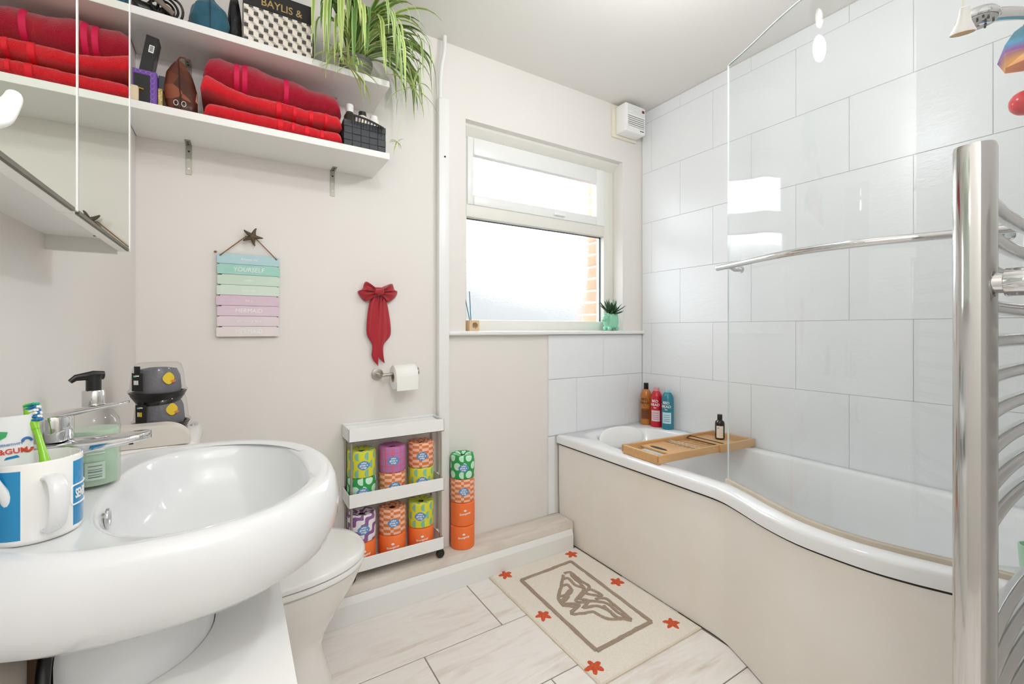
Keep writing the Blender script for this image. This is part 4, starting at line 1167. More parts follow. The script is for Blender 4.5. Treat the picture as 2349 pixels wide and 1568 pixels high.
# ------------------------------------------------------------------ lower shelf, left end
bx = thing('gift_box', 'purple patterned gift box with an open black front on the lower shelf', 'box', (-.215, 1.70, S1))
build('carton', box(-.252, -.196, 1.676, 1.72, S1, S1 + .100, .001, 1), 'purple', bx, smooth=False)
build('insert', box(-.249, -.212, 1.6745, 1.680, S1 + .002, S1 + .086, .001, 1), 'black_matt', bx, smooth=False)
for i in range(6): build('trellis_print', tube([(-.206 + .0045 * math.cos(a), 1.6752, S1 + .010 + i * .0155 + .0075 * math.sin(a)) for a in [2 * math.pi * j / 12 for j in range(13)]], .0005, 4), 'lilac', bx)
for i in range(3): build('trellis_print', tube([(-.240 + i * .0125 + .006 * math.cos(a), 1.6752, S1 + .0935 + .0045 * math.sin(a)) for a in [2 * math.pi * j / 12 for j in range(13)]], .0005, 4), 'lilac', bx)
build('gold_charm', cyl((-.238, 1.6735, S1 + .043), (-.226, 1.6735, S1 + .0415), .0028, 10), 'gold', bx)
bt = thing('black_carton', 'tall glossy black carton leaning on the purple box', 'box', (-.222, 1.70, S1 + .1005))
def tiltbox(p):
    q = Vector(p) - Vector((-.240, 1.70, S1 + .1005)); q = Matrix.Rotation(math.radians(9), 3, 'Y') @ q
    return q + Vector((-.240, 1.70, S1 + .1025))
build('carton', box(-.238, -.208, 1.682, 1.728, S1 + .1005, S1 + .210, .0012, 1).xf(tiltbox), 'black', bt, smooth=False)
lb_ = build('barcode_label', box(-.226, -.214, 1.6812, 1.6822, S1 + .160, S1 + .182).xf(tiltbox), 'white_print', bt, smooth=False)
for i in range(4): build('bar', box(-.224, -.216, 1.6806, 1.6814, S1 + .164 + i * .0042, S1 + .1662 + i * .0042).xf(tiltbox), 'ink', lb_, smooth=False)
single('wooden_block', box(-.270, -.236, 1.662, 1.674, S1, S1 + .046, .006), 'beech', 'pale wooden block beside the purple box on the lower shelf', 'block', (-.253, 1.668, S1))
single('grey_carton', box(-.195, -.178, 1.70, 1.79, S1 + .0600, S1 + .105, .001, 1), plain('slate_card', '#3c4146', .6), 'slate grey carton on the gold glitter box', 'box', (-.187, 1.745, S1 + .06))
single('glitter_box', box(-.195, -.1835, 1.685, 1.80, S1, S1 + .0598, .001, 1), 'glitter', 'gold glitter box behind the leather bag on the lower shelf', 'box', (-.189, 1.74, S1))
# leather bag: upright pointed pouch
lb0 = thing('leather_bag', 'brown patchwork leather pouch with a zip, standing beside the towels', 'bag', (-.150, 1.715, S1))
def bagfn(u, v):
    a = v * 2 * math.pi; c, s = math.cos(a), math.sin(a)
    w = interp(u, [0, .08, .45, .75, .95, 1], [.036, .042, .046, .034, .013, .004]); dd = interp(u, [0, .1, .6, 1], [.030, .036, .020, .003])
    lean = .010 * u
    return (-.137 - lean + .93 * w * math.copysign(abs(c) ** .85, c) + .0015 * noise.noise((u * 9, v * 9, 2)), 1.708 + dd * math.copysign(abs(s) ** .85, s), S1 + .001 + .168 * u)
build('body', surf(bagfn, 26, 32), 'leather', lb0, angle=60)
build('zip', tube([Vector(bagfn(k_ / 16, .75)) + Vector((0, -.0008, 0)) for k_ in range(17)], .0014, 6), 'stitch', lb0)
build('pull_loop', tube(catmull([(-.149, 1.706, S1 + .166), (-.141, 1.700, S1 + .176), (-.127, 1.698, S1 + .174), (-.121, 1.700, S1 + .168)], 5), .0022, 6), 'leather', lb0)
for dx in (-.013, .006):
    build('buckle', tube([(-.137 + dx + .0055 * math.cos(a), 1.6705, S1 + .022 + .008 * math.sin(a)) for a in [2 * math.pi * i / 14 for i in range(15)]], .0010, 6), 'silver_cap', lb0)
# ------------------------------------------------------------------ woven basket with toiletries
BK = (.332, .484, 1.672, 1.80)
bk = thing('woven_basket', 'charcoal woven strap basket at the end of the lower shelf', 'basket', ((BK[0] + BK[1]) / 2, 1.736, S1))
g = box(BK[0] + .003, BK[1] - .003, BK[2] + .003, BK[2] + .006, S1, S1 + .098); g.merge(box(BK[0] + .003, BK[1] - .003, BK[3] - .006, BK[3] - .003, S1, S1 + .098))
g.merge(box(BK[0] + .003, BK[0] + .006, BK[2] + .003, BK[3] - .003, S1, S1 + .098)).merge(box(BK[1] - .006, BK[1] - .003, BK[2] + .003, BK[3] - .003, S1, S1 + .098)).merge(box(BK[0] + .003, BK[1] - .003, BK[2] + .003, BK[3] - .003, S1, S1 + .004))
build('shell', g, 'black_matt', bk, smooth=False)
nx, nz = 5, 4; cw, chh = (BK[1] - BK[0]) / nx, .098 / nz
for i in range(nx):
    for j in range(nz):
        o_ = .0022 if (i + j) % 2 else .0008
        build('strap', box(BK[0] + i * cw + .0006, BK[0] + (i + 1) * cw - .0006, BK[2] + .0024 - o_ , BK[2] + .0032, S1 + j * chh + .0006, S1 + (j + 1) * chh - .0006, .0008, 1), 'strap', bk, smooth=False)
for i in range(4):
    for j in range(nz):
        o_ = .0022 if (i + j) % 2 else .0008; cy_ = (BK[3] - BK[2]) / 4
        for sx_ in (0, 1):
            xa = BK[1] - .0032 if sx_ else BK[0] + .0024 - o_
            build('strap', box(xa, xa + .0008 + o_, BK[2] + i * cy_ + .0006, BK[2] + (i + 1) * cy_ - .0006, S1 + j * chh + .0006, S1 + (j + 1) * chh - .0006, .0008, 1), 'strap', bk, smooth=False)
cm = thing('hair_comb', 'black wide-tooth comb hooked over the basket front', 'comb', (.42, 1.670, S1 + .07))
def combp(x, z): return Vector((x, 1.6675 - .0015, S1 + z))
build('spine', tube([combp(lerp(.352, .474, i / 10), .114 - .022 * (i / 10) + .006 * math.sin(math.pi * i / 10)) for i in range(11)], .0042, 10, 1, .5), 'black', cm)
for i in range(11):
    x = lerp(.360, .468, i / 10); zt = .112 - .022 * (i / 10) + .006 * math.sin(math.pi * i / 10)
    build('tooth', tube([combp(x, zt), combp(x - .003, zt - .030)], [.0024, .0012], 6), 'black', cm)
bottle('toiletry_bottle', 'dark toiletry bottle with a white cap and peach label in the basket', (.366, 1.735, S1 + .0045), [(.018, 0), (.021, .003), (.021, .130), (.012, .146), (.010, .148)], plain('dark_olive_bottle', '#3a3a30', .3), [(.013, .147), (.0135, .148), (.0135, .174), (.012, .176)], 'white_plastic')
bottle('toiletry_bottle', 'cream toiletry bottle with a black lid in the basket', (.413, 1.738, S1 + .0045), [(.016, 0), (.018, .003), (.018, .135), (.012, .147)], 'cream', [(.013, .146), (.014, .147), (.014, .160), (.012, .161)], 'black')
bottle('toiletry_bottle', 'white square-shouldered toiletry bottle in the basket', (.456, 1.740, S1 + .0045), [(.016, 0), (.018, .003), (.018, .140), (.016, .144)], 'white_plastic', [(.014, .143), (.014, .156), (.012, .157)], 'white_plastic')
single('amber_jar', lathe([(.006, 0), (.0095, .003), (.0105, .016), (.0095, .030), (.006, .036)], (.4885 + .0, 1.79, S1 + .0), 20), plain('amber_glass', '#c9803f', .15), 'tiny amber jar wedged behind the basket at the shelf end', 'jar', (.4885, 1.79, S1)).location.x += -.006

# ================================================================== UPPER SHELF
hc = thing('hair_styler', 'tangle of black cable with a taupe hair styler on the upper shelf', 'hair styler', (-.19, 1.70, S2))
random.seed(3)
for i in range(5):
    c = Vector((-.218 + .013 * i, 1.685 + .012 * (i % 3), S2 + .020 + .006 * (i % 2)))
    n_ = 26; ax = Vector((random.uniform(-1, 1), random.uniform(-.3, .3), random.uniform(-.2, .9))).normalized(); ay = ax.cross(Vector((random.uniform(-.4, .4), -1, random.uniform(-.3, .3)))).normalized()
    pts = [c + ax * (.036 * math.cos(2 * math.pi * k_ / n_ * 1.0)) + ay * (.030 * math.sin(2 * math.pi * k_ / n_)) for k_ in range(n_ + 1)]
    lo_ = min(p.z for p in pts); pts = [p + Vector((0, 0, max(0, S2 + .004 - lo_))) for p in pts]
    build('cable_loop', tube(pts, .0036, 8), 'black', hc)
build('barrel', cyl((-.255, 1.70, S2 + .022), (-.165, 1.73, S2 + .034), .020, 20, .004), 'black', hc)
build('grip', tube(catmull([(-.225, 1.676, S2 + .060), (-.19, 1.672, S2 + .040), (-.155, 1.672, S2 + .016)], 6), .0075, 12, 1, .6), 'taupe', hc)
tv = thing('velvet_pouch', 'teal velvet drawstring pouch on the upper shelf', 'pouch', (-.060, 1.70, S2))
def pouch(u, v):
    a = v * 2 * math.pi; c, s = math.cos(a), math.sin(a)
    r = interp(u, [0, .06, .35, .7, .9, 1], [.034, .048, .058, .046, .018, .010])
    f = 1 + .10 * math.cos(6 * a + 2 * u) * u + .06 * noise.noise((c * 3, s * 3, u * 4))
    return (-.068 + .93 * r * f * c, 1.712 + .68 * r * f * s, S2 + .001 + .125 * u)
build('cloth', surf(pouch, 24, 40), 'teal', tv, angle=80)
build('seam', tube([Vector(pouch(k_ / 14, .76)) + Vector((0, -.001, 0)) for k_ in range(14)], .0012, 6), 'grey_cloth', tv)
def gpouch(u, v):
    a = v * 2 * math.pi; c, s = math.cos(a), math.sin(a)
    r = interp(u, [0, .1, .5, 1], [.030, .040, .042, .012])
    return (-.112 + .55 * r * c, 1.775 + r * s, S2 + .001 + .085 * u)
single('cloth_bag', surf(gpouch, 16, 28), 'grey_cloth', 'dark grey soft cloth bag behind the teal pouch', 'bag', (-.112, 1.775, S2))
bg = thing('toiletry_bag', 'black glossy toiletry bag between the teal pouch and the patterned box', 'bag', (.0, 1.80, S2))
def blackbag(u, v):
    a = v * 2 * math.pi; c, s = math.cos(a), math.sin(a)
    w = interp(u, [0, .1, .6, 1], [.030, .036, .034, .020])
    return (.0 + w * .6 * math.copysign(abs(c) ** .5, c), 1.79 + .085 * math.copysign(abs(s) ** .5, s) * (1 if u < .8 else 1 - (u - .8)), S2 + .001 + .16 * u)
build('body', surf(blackbag, 20, 36), 'bag_black', bg, angle=60)
for k_ in (0, 1, 2): build('piping', tube([Vector(blackbag(i / 12, .62 + .02 * k_)) + Vector((0, -.001, 0)) for i in range(12)], .0016, 6), 'black', bg)
# patterned box
PX0, PX1, PY0, PY1, PZ0, PZ1 = .024, .228, 1.668, 1.80, S2, S2 + .118
pb = thing('patterned_box', 'gift box printed with a cube pattern and a black lid band, on the upper shelf', 'box', ((PX0 + PX1) / 2, 1.734, S2))
build('carton', box(PX0, PX1, PY0, PY1, PZ0, PZ1, .001, 1), 'cube_cream', pb, smooth=False)
lidb = build('lid', box(PX0 - .001, PX1 + .001, PY0 - .001, PY1 + .001, PZ1, PZ1 + .062, .001, 1), 'black_matt', pb, smooth=False)
build('lettering', text_g('BAYLIS & HARDING', .034, .0002, .0005, .92).xf(lambda p: Vector((p.x * 1.0 + PX0 + .152, PY0 - .0013 - p.z, PZ1 + .024 + p.y))) if False else text_g('BAYLIS &', .034, .0002, .0005, .92).xf(lambda p: Vector((p.x + PX0 + .110, PY0 - .0013 - p.z, PZ1 + .022 + p.y))), 'gold_print', lidb)
def clip(poly, x0, x1, y0, y1):
    for ax_, lim, sg in ((0, x0, 1), (0, x1, -1), (1, y0, 1), (1, y1, -1)):
        out = []
        for i in range(len(poly)):
            a, b = poly[i], poly[(i + 1) % len(poly)]
            ia, ib = (a[ax_] - lim) * sg >= 0, (b[ax_] - lim) * sg >= 0
            if ia: out.append(a)
            if ia != ib:
                t = (lim - a[ax_]) / (b[ax_] - a[ax_]); out.append((a[0] + t * (b[0] - a[0]), a[1] + t * (b[1] - a[1])))
        poly = out
        if not poly: return []
    return poly
gd, gg_, e = G(), G(), .0125
wx, hy = .0285, .0222
for face in (0, 1):
    w_ = PX1 - PX0 if face == 0 else PY1 - PY0
    for r_ in range(-1, 10):
        for c_ in range(-2, 18):
            ox, oy = c_ * wx + (r_ % 2) * wx / 2, r_ * hy
            for gx, poly in ((gd, [(ox, oy), (ox + wx * .46, oy), (ox + wx * .46, oy + e), (ox, oy + e)]), (gg_, [(ox, oy + e), (ox + wx * .46, oy + e), (ox - wx * .04, oy + hy), (ox - wx * .5, oy + hy)])):
                p_ = clip(poly, 0.001, w_ - .001, 0.001, PZ1 - PZ0 - .001)
                if len(p_) >= 3:
                    if face == 0: gx.add([(PX0 + a, PY0 - .0004, PZ0 + b) for a, b in p_], [tuple(range(len(p_)))])
                    else: gx.add([(PX1 + .0004, PY0 + a, PZ0 + b) for a, b in p_], [tuple(range(len(p_)))])
build('cube_print', gd, 'cube_dark', pb, smooth=False)
build('cube_print', gg_, 'cube_grey', pb, smooth=False)
def crumple(u, v):
    a = v * 2 * math.pi; c, s = math.cos(a), math.sin(a); n_ = noise.noise((c * 2.2, s * 2.2, u * 4)) * .012
    w = interp(u, [0, .2, .8, 1], [.060, .062, .050, .02])
    return (.215 + w * .75 * math.copysign(abs(c) ** .6, c) + n_, 1.851 + .036 * math.copysign(abs(s) ** .6, s) + n_ * .3, S2 + .002 + .235 * u)
single('black_pouch', surf(crumple, 20, 36), 'bag_black', 'crumpled black nylon bag behind the cube-patterned box', 'bag', (.215, 1.851, S2))

# ------------------------------------------------------------------ spider plant
pp = Vector((.395, 1.770, S2))
plant = thing('spider_plant', 'spider plant with long striped arching leaves trailing over the shelf end', 'plant', pp)
build('pot', lathe([(.042, 0), (.046, .003), (.060, .085), (.063, .086), (.063, .098), (.057, .098), (.055, .08), (.02, .078)], pp, 32), 'pot', plant)
build('soil', lathe([(.055, .078), (.05, .084), (.02, .088)], pp, 24), 'soil', plant)
def ok_leaf(pts):
    for p in pts:
        if p.y > 1.888: return False
        if p.z > ZC - .01: return False
        if XL < p.x < SX1 + .004 and SY0 - .006 < p.y < 1.9:
            if S2 - .030 < p.z < S2 + .002: return False
            if S1 - .030 < p.z < S2 - .03: return False
        if p.z < S2 + .2 and p.x < PX1 + .01 and p.y > PY0 - .01 and p.z > S2: return False
        if .765 < p.x and p.y > 1.85: return False
    return True
def leafg(pts, w0, wmax, fold=.25):
    n_ = len(pts); vs = []; fs = []; uv = []
    fr2 = frames(pts)
    for i, (p, t, a, b) in enumerate(fr2):
        s = i / (n_ - 1)
        w = wmax * (min(1, .45 + s * 3.2)) * (1 - max(0, (s - .45) / .55) ** 1.7) + .0004
        side = t.cross(Vector((0, 0, 1)))
        if side.length < .05: side = b
        side.normalize(); up = side.cross(t).normalized()
        for k_, q in enumerate((-1, -.4, .4, 1)):
            vs.append(p + side * (w * q * .5) + up * (abs(q) * w * fold * .5)); uv.append(((q + 1) / 2, s))
    for i in range(n_ - 1):
        for k_ in range(3):
            a = i * 4 + k_; fs.append((a, a + 1, a + 5, a + 4))
    return G().add(vs, fs, uv)
def grow(base, az, el, L, droop, n_=14, twist=0.0):
    p = Vector(base); pts = [p.copy()]; e = el; st = L / (n_ - 1)
    for i in range(n_ - 1):
        d = Vector((math.cos(az) * math.cos(e), math.sin(az) * math.cos(e), math.sin(e)))
        p = p + d * st; pts.append(p.copy())
        e -= droop * (0.5 + 1.2 * i / n_); e = max(e, -1.50); az += twist
    return pts
random.seed(21); made = 0; tries = 0
crown = pp + Vector((0, 0, .088))
while made < 92 and tries < 4000:
    tries += 1
    kind = random.random()
    if kind < .5: az, el, L, dr = random.uniform(-2.75, -.75), random.uniform(.75, 1.3), random.uniform(.34, .56), random.uniform(.20, .34)
    elif kind < .85: az, el, L, dr = random.uniform(-.9, .3), random.uniform(.6, 1.3), random.uniform(.32, .54), random.uniform(.17, .30)
    else: az, el, L, dr = random.uniform(-math.pi * .98, -.02), random.uniform(.7, 1.4), random.uniform(.24, .42), random.uniform(.14, .30)
    b = crown + Vector((random.uniform(-.022, .022), random.uniform(-.022, .022), 0))
    pts = grow(b, az, el, L, dr, 15, random.uniform(-.03, .03))
    if not ok_leaf(pts) or min(p.z for p in pts) < 1.83 or min(p.x for p in pts) < .19 or max(p.x for p in pts) > .70 or min(p.y for p in pts) < 1.45: continue
    build('leaf', leafg(pts, 0, random.uniform(.014, .023)), random.choice(['leaf_a', 'leaf_a', 'leaf_b', 'leaf_b', 'leaf_b', 'leaf_c']), plant, recalc=False, angle=80)
    made += 1
# runners with plantlets
for (end, nl, Lr) in ((Vector((.335, 1.600, 2.030)), 26, (.07, .15)), (Vector((.300, 1.615, 2.075)), 18, (.06, .13)), (Vector((.60, 1.70, 2.08)), 14, (.10, .20)), (Vector((.548, 1.735, 1.862)), 12, (.03, .06))):
    st = catmull([crown + Vector((0, -.01, 0)), crown.lerp(end, .45) + Vector((0, 0, .10)), end + (end - crown) * .12 + Vector((0, 0, .05)), end], 6)
    if not (end.z < 1.95): build('runner', tube(st, .0014, 6), 'leaf_b', plant)
    else: build('runner', tube(catmull([Vector((.60, 1.70, 2.08)), Vector((.565, 1.72, 1.98)), end], 6), .0009, 6), 'leaf_b', plant)
    kk = 0; tr_ = 0
    while kk < nl and tr_ < 400:
        tr_ += 1
        pts = grow(end, random.uniform(-math.pi, math.pi), random.uniform(-.6, .9), random.uniform(*Lr), random.uniform(.12, .3), 9)
        if not ok_leaf(pts): continue
        build('leaf', leafg(pts, 0, random.uniform(.004, .008) if Lr[1] > .1 else .003), 'leaf_b', plant, recalc=False, angle=80); kk += 1

# ================================================================== SIGN AND STARFISH
SGX0, SGX1, SGZ0, SGZ1, SGY = -.054, .143, 1.093, 1.392, YB
sg = thing('hanging_sign', 'pastel slatted wooden mermaid sign hanging on twine', 'sign', ((SGX0 + SGX1) / 2, YB, SGZ0))
build('backing', box(SGX0 + .006, SGX1 - .006, YB - .010, YB - .004, SGZ0 + .002, SGZ1 - .004), 'sign_back', sg, smooth=False)
words = [('Always be', .013), ('YOURSELF', .022), ('unless', .013), ('you can', .013), ('be a', .013), ('MERMAID', .021), ('then always be a', .0115), ('MERMAID', .021)]
hS = (SGZ1 - SGZ0) / 8; random.seed(5)
for i, (wd, sz) in enumerate(words):
    z1 = SGZ1 - i * hS; z0 = z1 - hS + .0012
    j0, j1 = random.uniform(-.002, .002), random.uniform(-.002, .002)
    notch0, notch1 = random.uniform(.007, .016), random.uniform(.005, .009)
    poly = [(SGX0 + j0 + .002, z0), (SGX0 + j0, z0 + .004), (SGX0 + j0, z1 - .006), (SGX0 + j0 + .004, z1 - .0032), (SGX0 + notch0, z1 - .0028), (SGX0 + notch0 + .001, z1), (SGX1 - notch1 - .001, z1), (SGX1 - notch1, z1 - .0028), (SGX1 + j1 - .003, z1 - .0032), (SGX1 + j1, z1 - .006), (SGX1 + j1, z0 + .004), (SGX1 + j1 - .002, z0)]
    sl = build('slat', prism(poly, lambda u, v, d: (u, d, v), YB - .0155 - .0006 * (i % 2), YB - .0095), 'sign%d' % i, sg, smooth=False)
    bold = 0.0
    build('lettering', text_g(wd, sz, bold, .0005, .95 if wd.isupper() else 1.0).xf(lambda p, z0=z0, i=i: Vector(((SGX0 + SGX1) / 2 + p.x + .1 * p.y, YB - .0163 - .0006 * (i % 2) - p.z, z0 + hS * .48 + p.y))), 'white_print', sl, smooth=False)
stc = Vector((.054, YB - .024, 1.458))
build('twine', tube([(SGX0 + .011, YB - .017, SGZ1 - .008), (stc.x - .018, YB - .014, stc.z + .002), (stc.x + .012, YB - .014, stc.z - .004), (SGX1 - .010, YB - .017, SGZ1 - .010)], .0019, 8), 'twine', sg)
build('twine_knot', ellipsoid((SGX0 - .004, YB - .012, SGZ1 + .003), .005, .005, .004, 10, 6), 'twine', sg)
for xx, zz in ((SGX0 + .011, SGZ1 - .008), (SGX1 - .010, SGZ1 - .010)): build('twine_knot', ellipsoid((xx, YB - .0175, zz), .003, .003, .003, 10, 6), 'twine', sg)
sf = thing('starfish_hook', 'bronze starfish hook on the wall above the sign', 'hook', (stc.x, YB, stc.z - .03))
def star_arm(a):
    pts = [stc + Vector((math.cos(a), 0, math.sin(a))) * (r) + Vector((.0015 * math.sin(r * 200), 0, 0)) for r in (0, .008, .018, .028, .034)]
    return tube(pts, [.0085, .0085, .0058, .0036, .0018], 10, 1.0, 1.0)
for k_ in range(5):
    a = math.radians(68 + 72 * k_)
    build('arm', star_arm(a), 'bronze', sf)
build('centre', ellipsoid(stc + Vector((0, -.002, 0)), .011, .008, .011), 'bronze', sf)
build('stem', cyl((stc.x, YB - .0005, stc.z), (stc.x, YB - .020, stc.z), .004, 10), 'bronze', sf)

# ================================================================== RIBBON BOW
bw = thing('ribbon_bow', 'red satin ribbon bow with long tails hanging on the wall', 'bow', (.515, YB, .967))
def px2(p, y=1.885): q = onY(p[0], p[1], y); return q
def ribbon(name, left, right, bulgey, waves=1.0, parent=bw, y0=1.886):
    """left/right pixel outlines from top to bottom -> solid cloth strip"""
    n_ = 26
    L = catmull([px2(p, y0) for p in left], 6); R = catmull([px2(p, y0) for p in right], 6)
    def S(P, t): i = t * (len(P) - 1); k_ = min(int(i), len(P) - 2); return P[k_].lerp(P[k_ + 1], i - k_)
    def f(u, v, th=0.0):
        p = S(L, u).lerp(S(R, u), v)
        fold = bulgey * (math.sin(math.pi * v) + .35 * math.sin(waves * 2 * math.pi * v + 1.5 * u)) * min(1, u * 5 + .3) * (1 - .5 * u)
        return Vector((p.x, min(YB - .001, p.y - fold + th), p.z))
    g = surf(lambda u, v: f(u, v), n_, 16); g2 = surf(lambda u, v: f(u, v, .0012), n_, 16)
    g.merge(g2)
    return build(name, g, 'ribbon', parent, angle=80, recalc=False)
ribbon('tail', [(858, 672), (846, 700), (841, 762), (854, 790), (853, 818), (867, 839)], [(868, 672), (868, 700), (868, 740), (868, 775), (868, 800), (867.5, 839)], .010, 1.0)
ribbon('tail', [(872, 674), (868, 700), (866, 740), (866, 780), (867, 815), (881, 832)], [(882, 674), (889, 700), (896, 745), (895, 771), (880, 792), (882, 832)], .009, 1.4, y0=1.888)
def loop(cx, sgn):
    outl = [(869, 663), (852, 654), (839, 646), (833, 662), (822, 668), (829, 682), (840, 691), (852, 684), (869, 676)] if sgn < 0 else [(869, 663), (882, 656), (899, 651), (904, 665), (911, 669), (904, 684), (889, 693), (882, 683), (869, 676)]
    C = px2((868, 670), 1.884)
    rim = catmull([px2(p, 1.886) for p in outl], 4); g = G(); n_ = len(rim); vs = []; fs = []
    K = 7
    for k_ in range(K):
        s = k_ / (K - 1)
        for i, p in enumerate(rim):
            q = C.lerp(p, s); b = .018 * math.sin(math.pi * s * .85 + .15) * (1 + .45 * math.sin(i * 1.1)) ; vs.append((q.x, min(YB - .002, q.y - b), q.z))
    for k_ in range(K - 1):
        for i in range(n_ - 1):
            a = k_ * n_ + i; fs.append((a, a + 1, a + n_ + 1, a + n_))
    o = len(vs)
    vs += [(v[0], YB - .001, v[2]) for v in vs[-n_:]]
    for i in range(n_ - 1): fs.append((o - n_ + i, o - n_ + i + 1, o + i + 1, o + i))
    return G().add(vs, fs)
build('loop', loop(0, -1), 'ribbon', bw, angle=80, recalc=False)
build('loop', loop(0, 1), 'ribbon', bw, angle=80, recalc=False)
kp = px2((870, 667), 1.868)
build('knot', box(kp.x - .022, kp.x + .020, kp.y - .010, YB - .001, kp.z - .015, kp.z + .015, .009, 3), 'ribbon', bw)

# ================================================================== TOILET ROLL HOLDER
hl = thing('roll_holder', 'brushed steel toilet roll holder below the ribbon bow', 'roll holder', (.512, YB, .90))
build('rose', cyl((.512, YB - .0005, .930), (.512, YB - .010, .930), .024, 28, .002), 'steel', hl)
build('arm', tube(catmull([(.512, YB - .008, .930), (.512, YB - .045, .930), (.518, YB - .060, .930), (.535, YB - .064, .931), (.66, YB - .064, .938)], 5), .0075, 14), 'steel', hl)
build('end_cap', cyl((.660, YB - .064, .938), (.672, YB - .064, .939), .0125, 20, .002).merge(ellipsoid((.668, YB - .064, .952), .006, .006, .006, 10, 6)), 'steel', hl)
tr0 = thing('toilet_roll', 'plain white toilet roll hanging on the steel holder', 'toilet roll', (.607, YB - .064, .877))
rcz = .9215
g = G(); nn = 40; R1, R0 = .050, .020
def rp(x, r, a): return (x, YB - .064 + r * math.cos(a), rcz + r * math.sin(a) + (x - .607) * .03)
rings = [[rp(x, r, 2 * math.pi * j / nn) for j in range(nn)] for x, r in ((.560, R0), (.560, R1 - .002), (.562, R1), (.652, R1), (.654, R1 - .002), (.654, R0))]
build('paper', loft(rings, True, False, False), 'paper', tr0, angle=50)
build('core', loft([[rp(x, R0, 2 * math.pi * j / nn) for j in range(nn)] for x in (.561, .653)], True, False, False), 'tube_card', tr0)
build('loose_sheet', loft([[(x, YB - .064 - R1 - .001, rcz + .005 - .058 * k_ / 4 + (x - .607) * .03) for k_ in range(5)] + [(x, YB - .064 - R1 + .0, rcz + .005 - .058 * k_ / 4 + (x - .607) * .03) for k_ in range(4, -1, -1)] for x in (.562, .652)]), 'paper', tr0, smooth=False)

# ================================================================== TROLLEY AND TOILET ROLLS
QX0, QX1, QY0, QY1 = .371, .765, 1.7755, 1.8985
trl = thing('slim_trolley', 'slim white three-tier storage trolley on castors standing on the ledge', 'trolley', ((QX0 + QX1) / 2, 1.837, LZ))
for zb, zt in ((.174, .228), (.427, .482), (.682, .735)):
    w = .003
    g = box(QX0, QX1, QY0, QY0 + w, zb, zt, .001, 1).merge(box(QX0, QX1, QY1 - w, QY1, zb, zt, .001, 1)).merge(box(QX0, QX0 + w, QY0, QY1, zb, zt, .001, 1)).merge(box(QX1 - w, QX1, QY0, QY1, zb, zt, .001, 1)).merge(box(QX0, QX1, QY0, QY1, zb, zb + .004, .001, 1))
    ty = build('tray', g, 'white_plastic', trl, smooth=False)
    if zt > .7: build('tray_base', box(QX0 + .01, QX1 - .01, QY0 + .008, QY1 - .008, zt - .012, zt - .009, .001, 1), 'white_plastic', ty, smooth=False)
    build('handle_lug', cyl((QX1 - .001, QY1 - .03, zt - .012), (QX1 + .010, QY1 - .03, zt - .012), .009, 16, .002), 'white_plastic', ty)
for xx in (QX0 + .012, QX1 - .012):
    for yy in (QY0 + .010, QY1 - .010):
        build('post', cyl((xx, yy, .176), (xx, yy, .70), .0048, 10), 'steel', trl)
        build('castor', cyl((xx, yy - .004, LZ + .0182), (xx, yy + .014, LZ + .0182), .0182, 22, .005).merge(cyl((xx, yy + .005, LZ + .030), (xx, yy + .005, .175), .006, 10)), 'black', trl)

RR, RH = .0545, .1045
def roll_proto(matn, plain_orange=False):
    c = (0, 0, 0)
    root = bpy.data.objects.new('wrapped_toilet_roll', None); COL.objects.link(root); root.empty_display_size = .03
    g = G(); n_ = 48; rings = []; uv = []
    prof = [(RR - .006, 0), (RR - .001, .0015), (RR, .005), (RR, RH - .010), (RR - .0012, RH - .005), (RR - .006, RH - .001), (RR - .014, RH - .0015), (RR - .028, RH - .004), (.012, RH - .010)]
    for k_, (r, z) in enumerate(prof):
        ring = []
        for j in range(n_ + 1):
            a = 2 * math.pi * j / n_; jj = j % n_
            cr = 0.0 if k_ < 4 or plain_orange else (.0016 if k_ < 5 else .0035) * noise.noise((math.cos(a) * 9, math.sin(a) * 9, k_ * 1.7))
            ring.append(((r + cr * .4) * math.cos(a), (r + cr * .4) * math.sin(a), z + cr)); uv.append((a * RR + (0 if k_ < 6 else 0), z if k_ < 5 else RH + (RR - r)))
        rings.append(ring)
    body = build('paper_wrap', loft(rings, False, uvs=uv), matn, root, angle=50, recalc=True)
    if not plain_orange:
        st = build('sticker', oval_patch(c, RR, 0.0, .046, .035, .050, .0008), 'blue_print', root, recalc=False)
        for wd, zz in (('who', .0595), ('gives a', .0505), ('crap', .0415)):
            build('lettering', text_g(wd, .0115, .0003, .0003).xf(lambda p: Vector((p.x, p.y + zz, p.z + .0011))).xf(wrap(c, RR, 0.0)), 'white_print', st, smooth=False)
    else:
        build('lettering', text_g('Emergency', .0115, .0003, .0003).xf(lambda p: Vector((p.x, p.y + .056 + p.x * .12, p.z + .0006))).xf(wrap(c, RR, 0.0)), 'white_print', root, smooth=False)
        build('logo_mark', oval_patch(c, RR, 0.0, .013, .009, .070, .0006, 12), 'white_print', root, recalc=False)
    return root
protos = {}
def roll(matn, x, yy, z, label, spin=0.0, group='wrapped toilet rolls'):
    rot = math.atan2(-yy, -x) + spin
    if matn not in protos:
        p = roll_proto(matn, matn == 'orange'); protos[matn] = p
        p.location = (x, yy, z); p.rotation_euler = (0, 0, rot); tag(p, label, 'toilet roll', group); return p
    q = dup(protos[matn], (x, yy, z), rot, label, group); return q
gx = (.4335, .558, .683); gy = 1.837; za, zbm = .4312, .1782
roll('dots', gx[0], gy, za, 'green roll with pale dots under the yellow roll on the middle trolley tray', .1)
roll('half', gx[0], gy, za + RH + .0006, 'yellow half-moon roll stacked on a green dotted roll', .15)
roll('check', gx[1], gy, za, 'orange checked roll under the purple roll', .2)
roll('grid', gx[1], gy, za + RH + .0006, 'purple roll with a red grid, the only one of its pattern', .1)
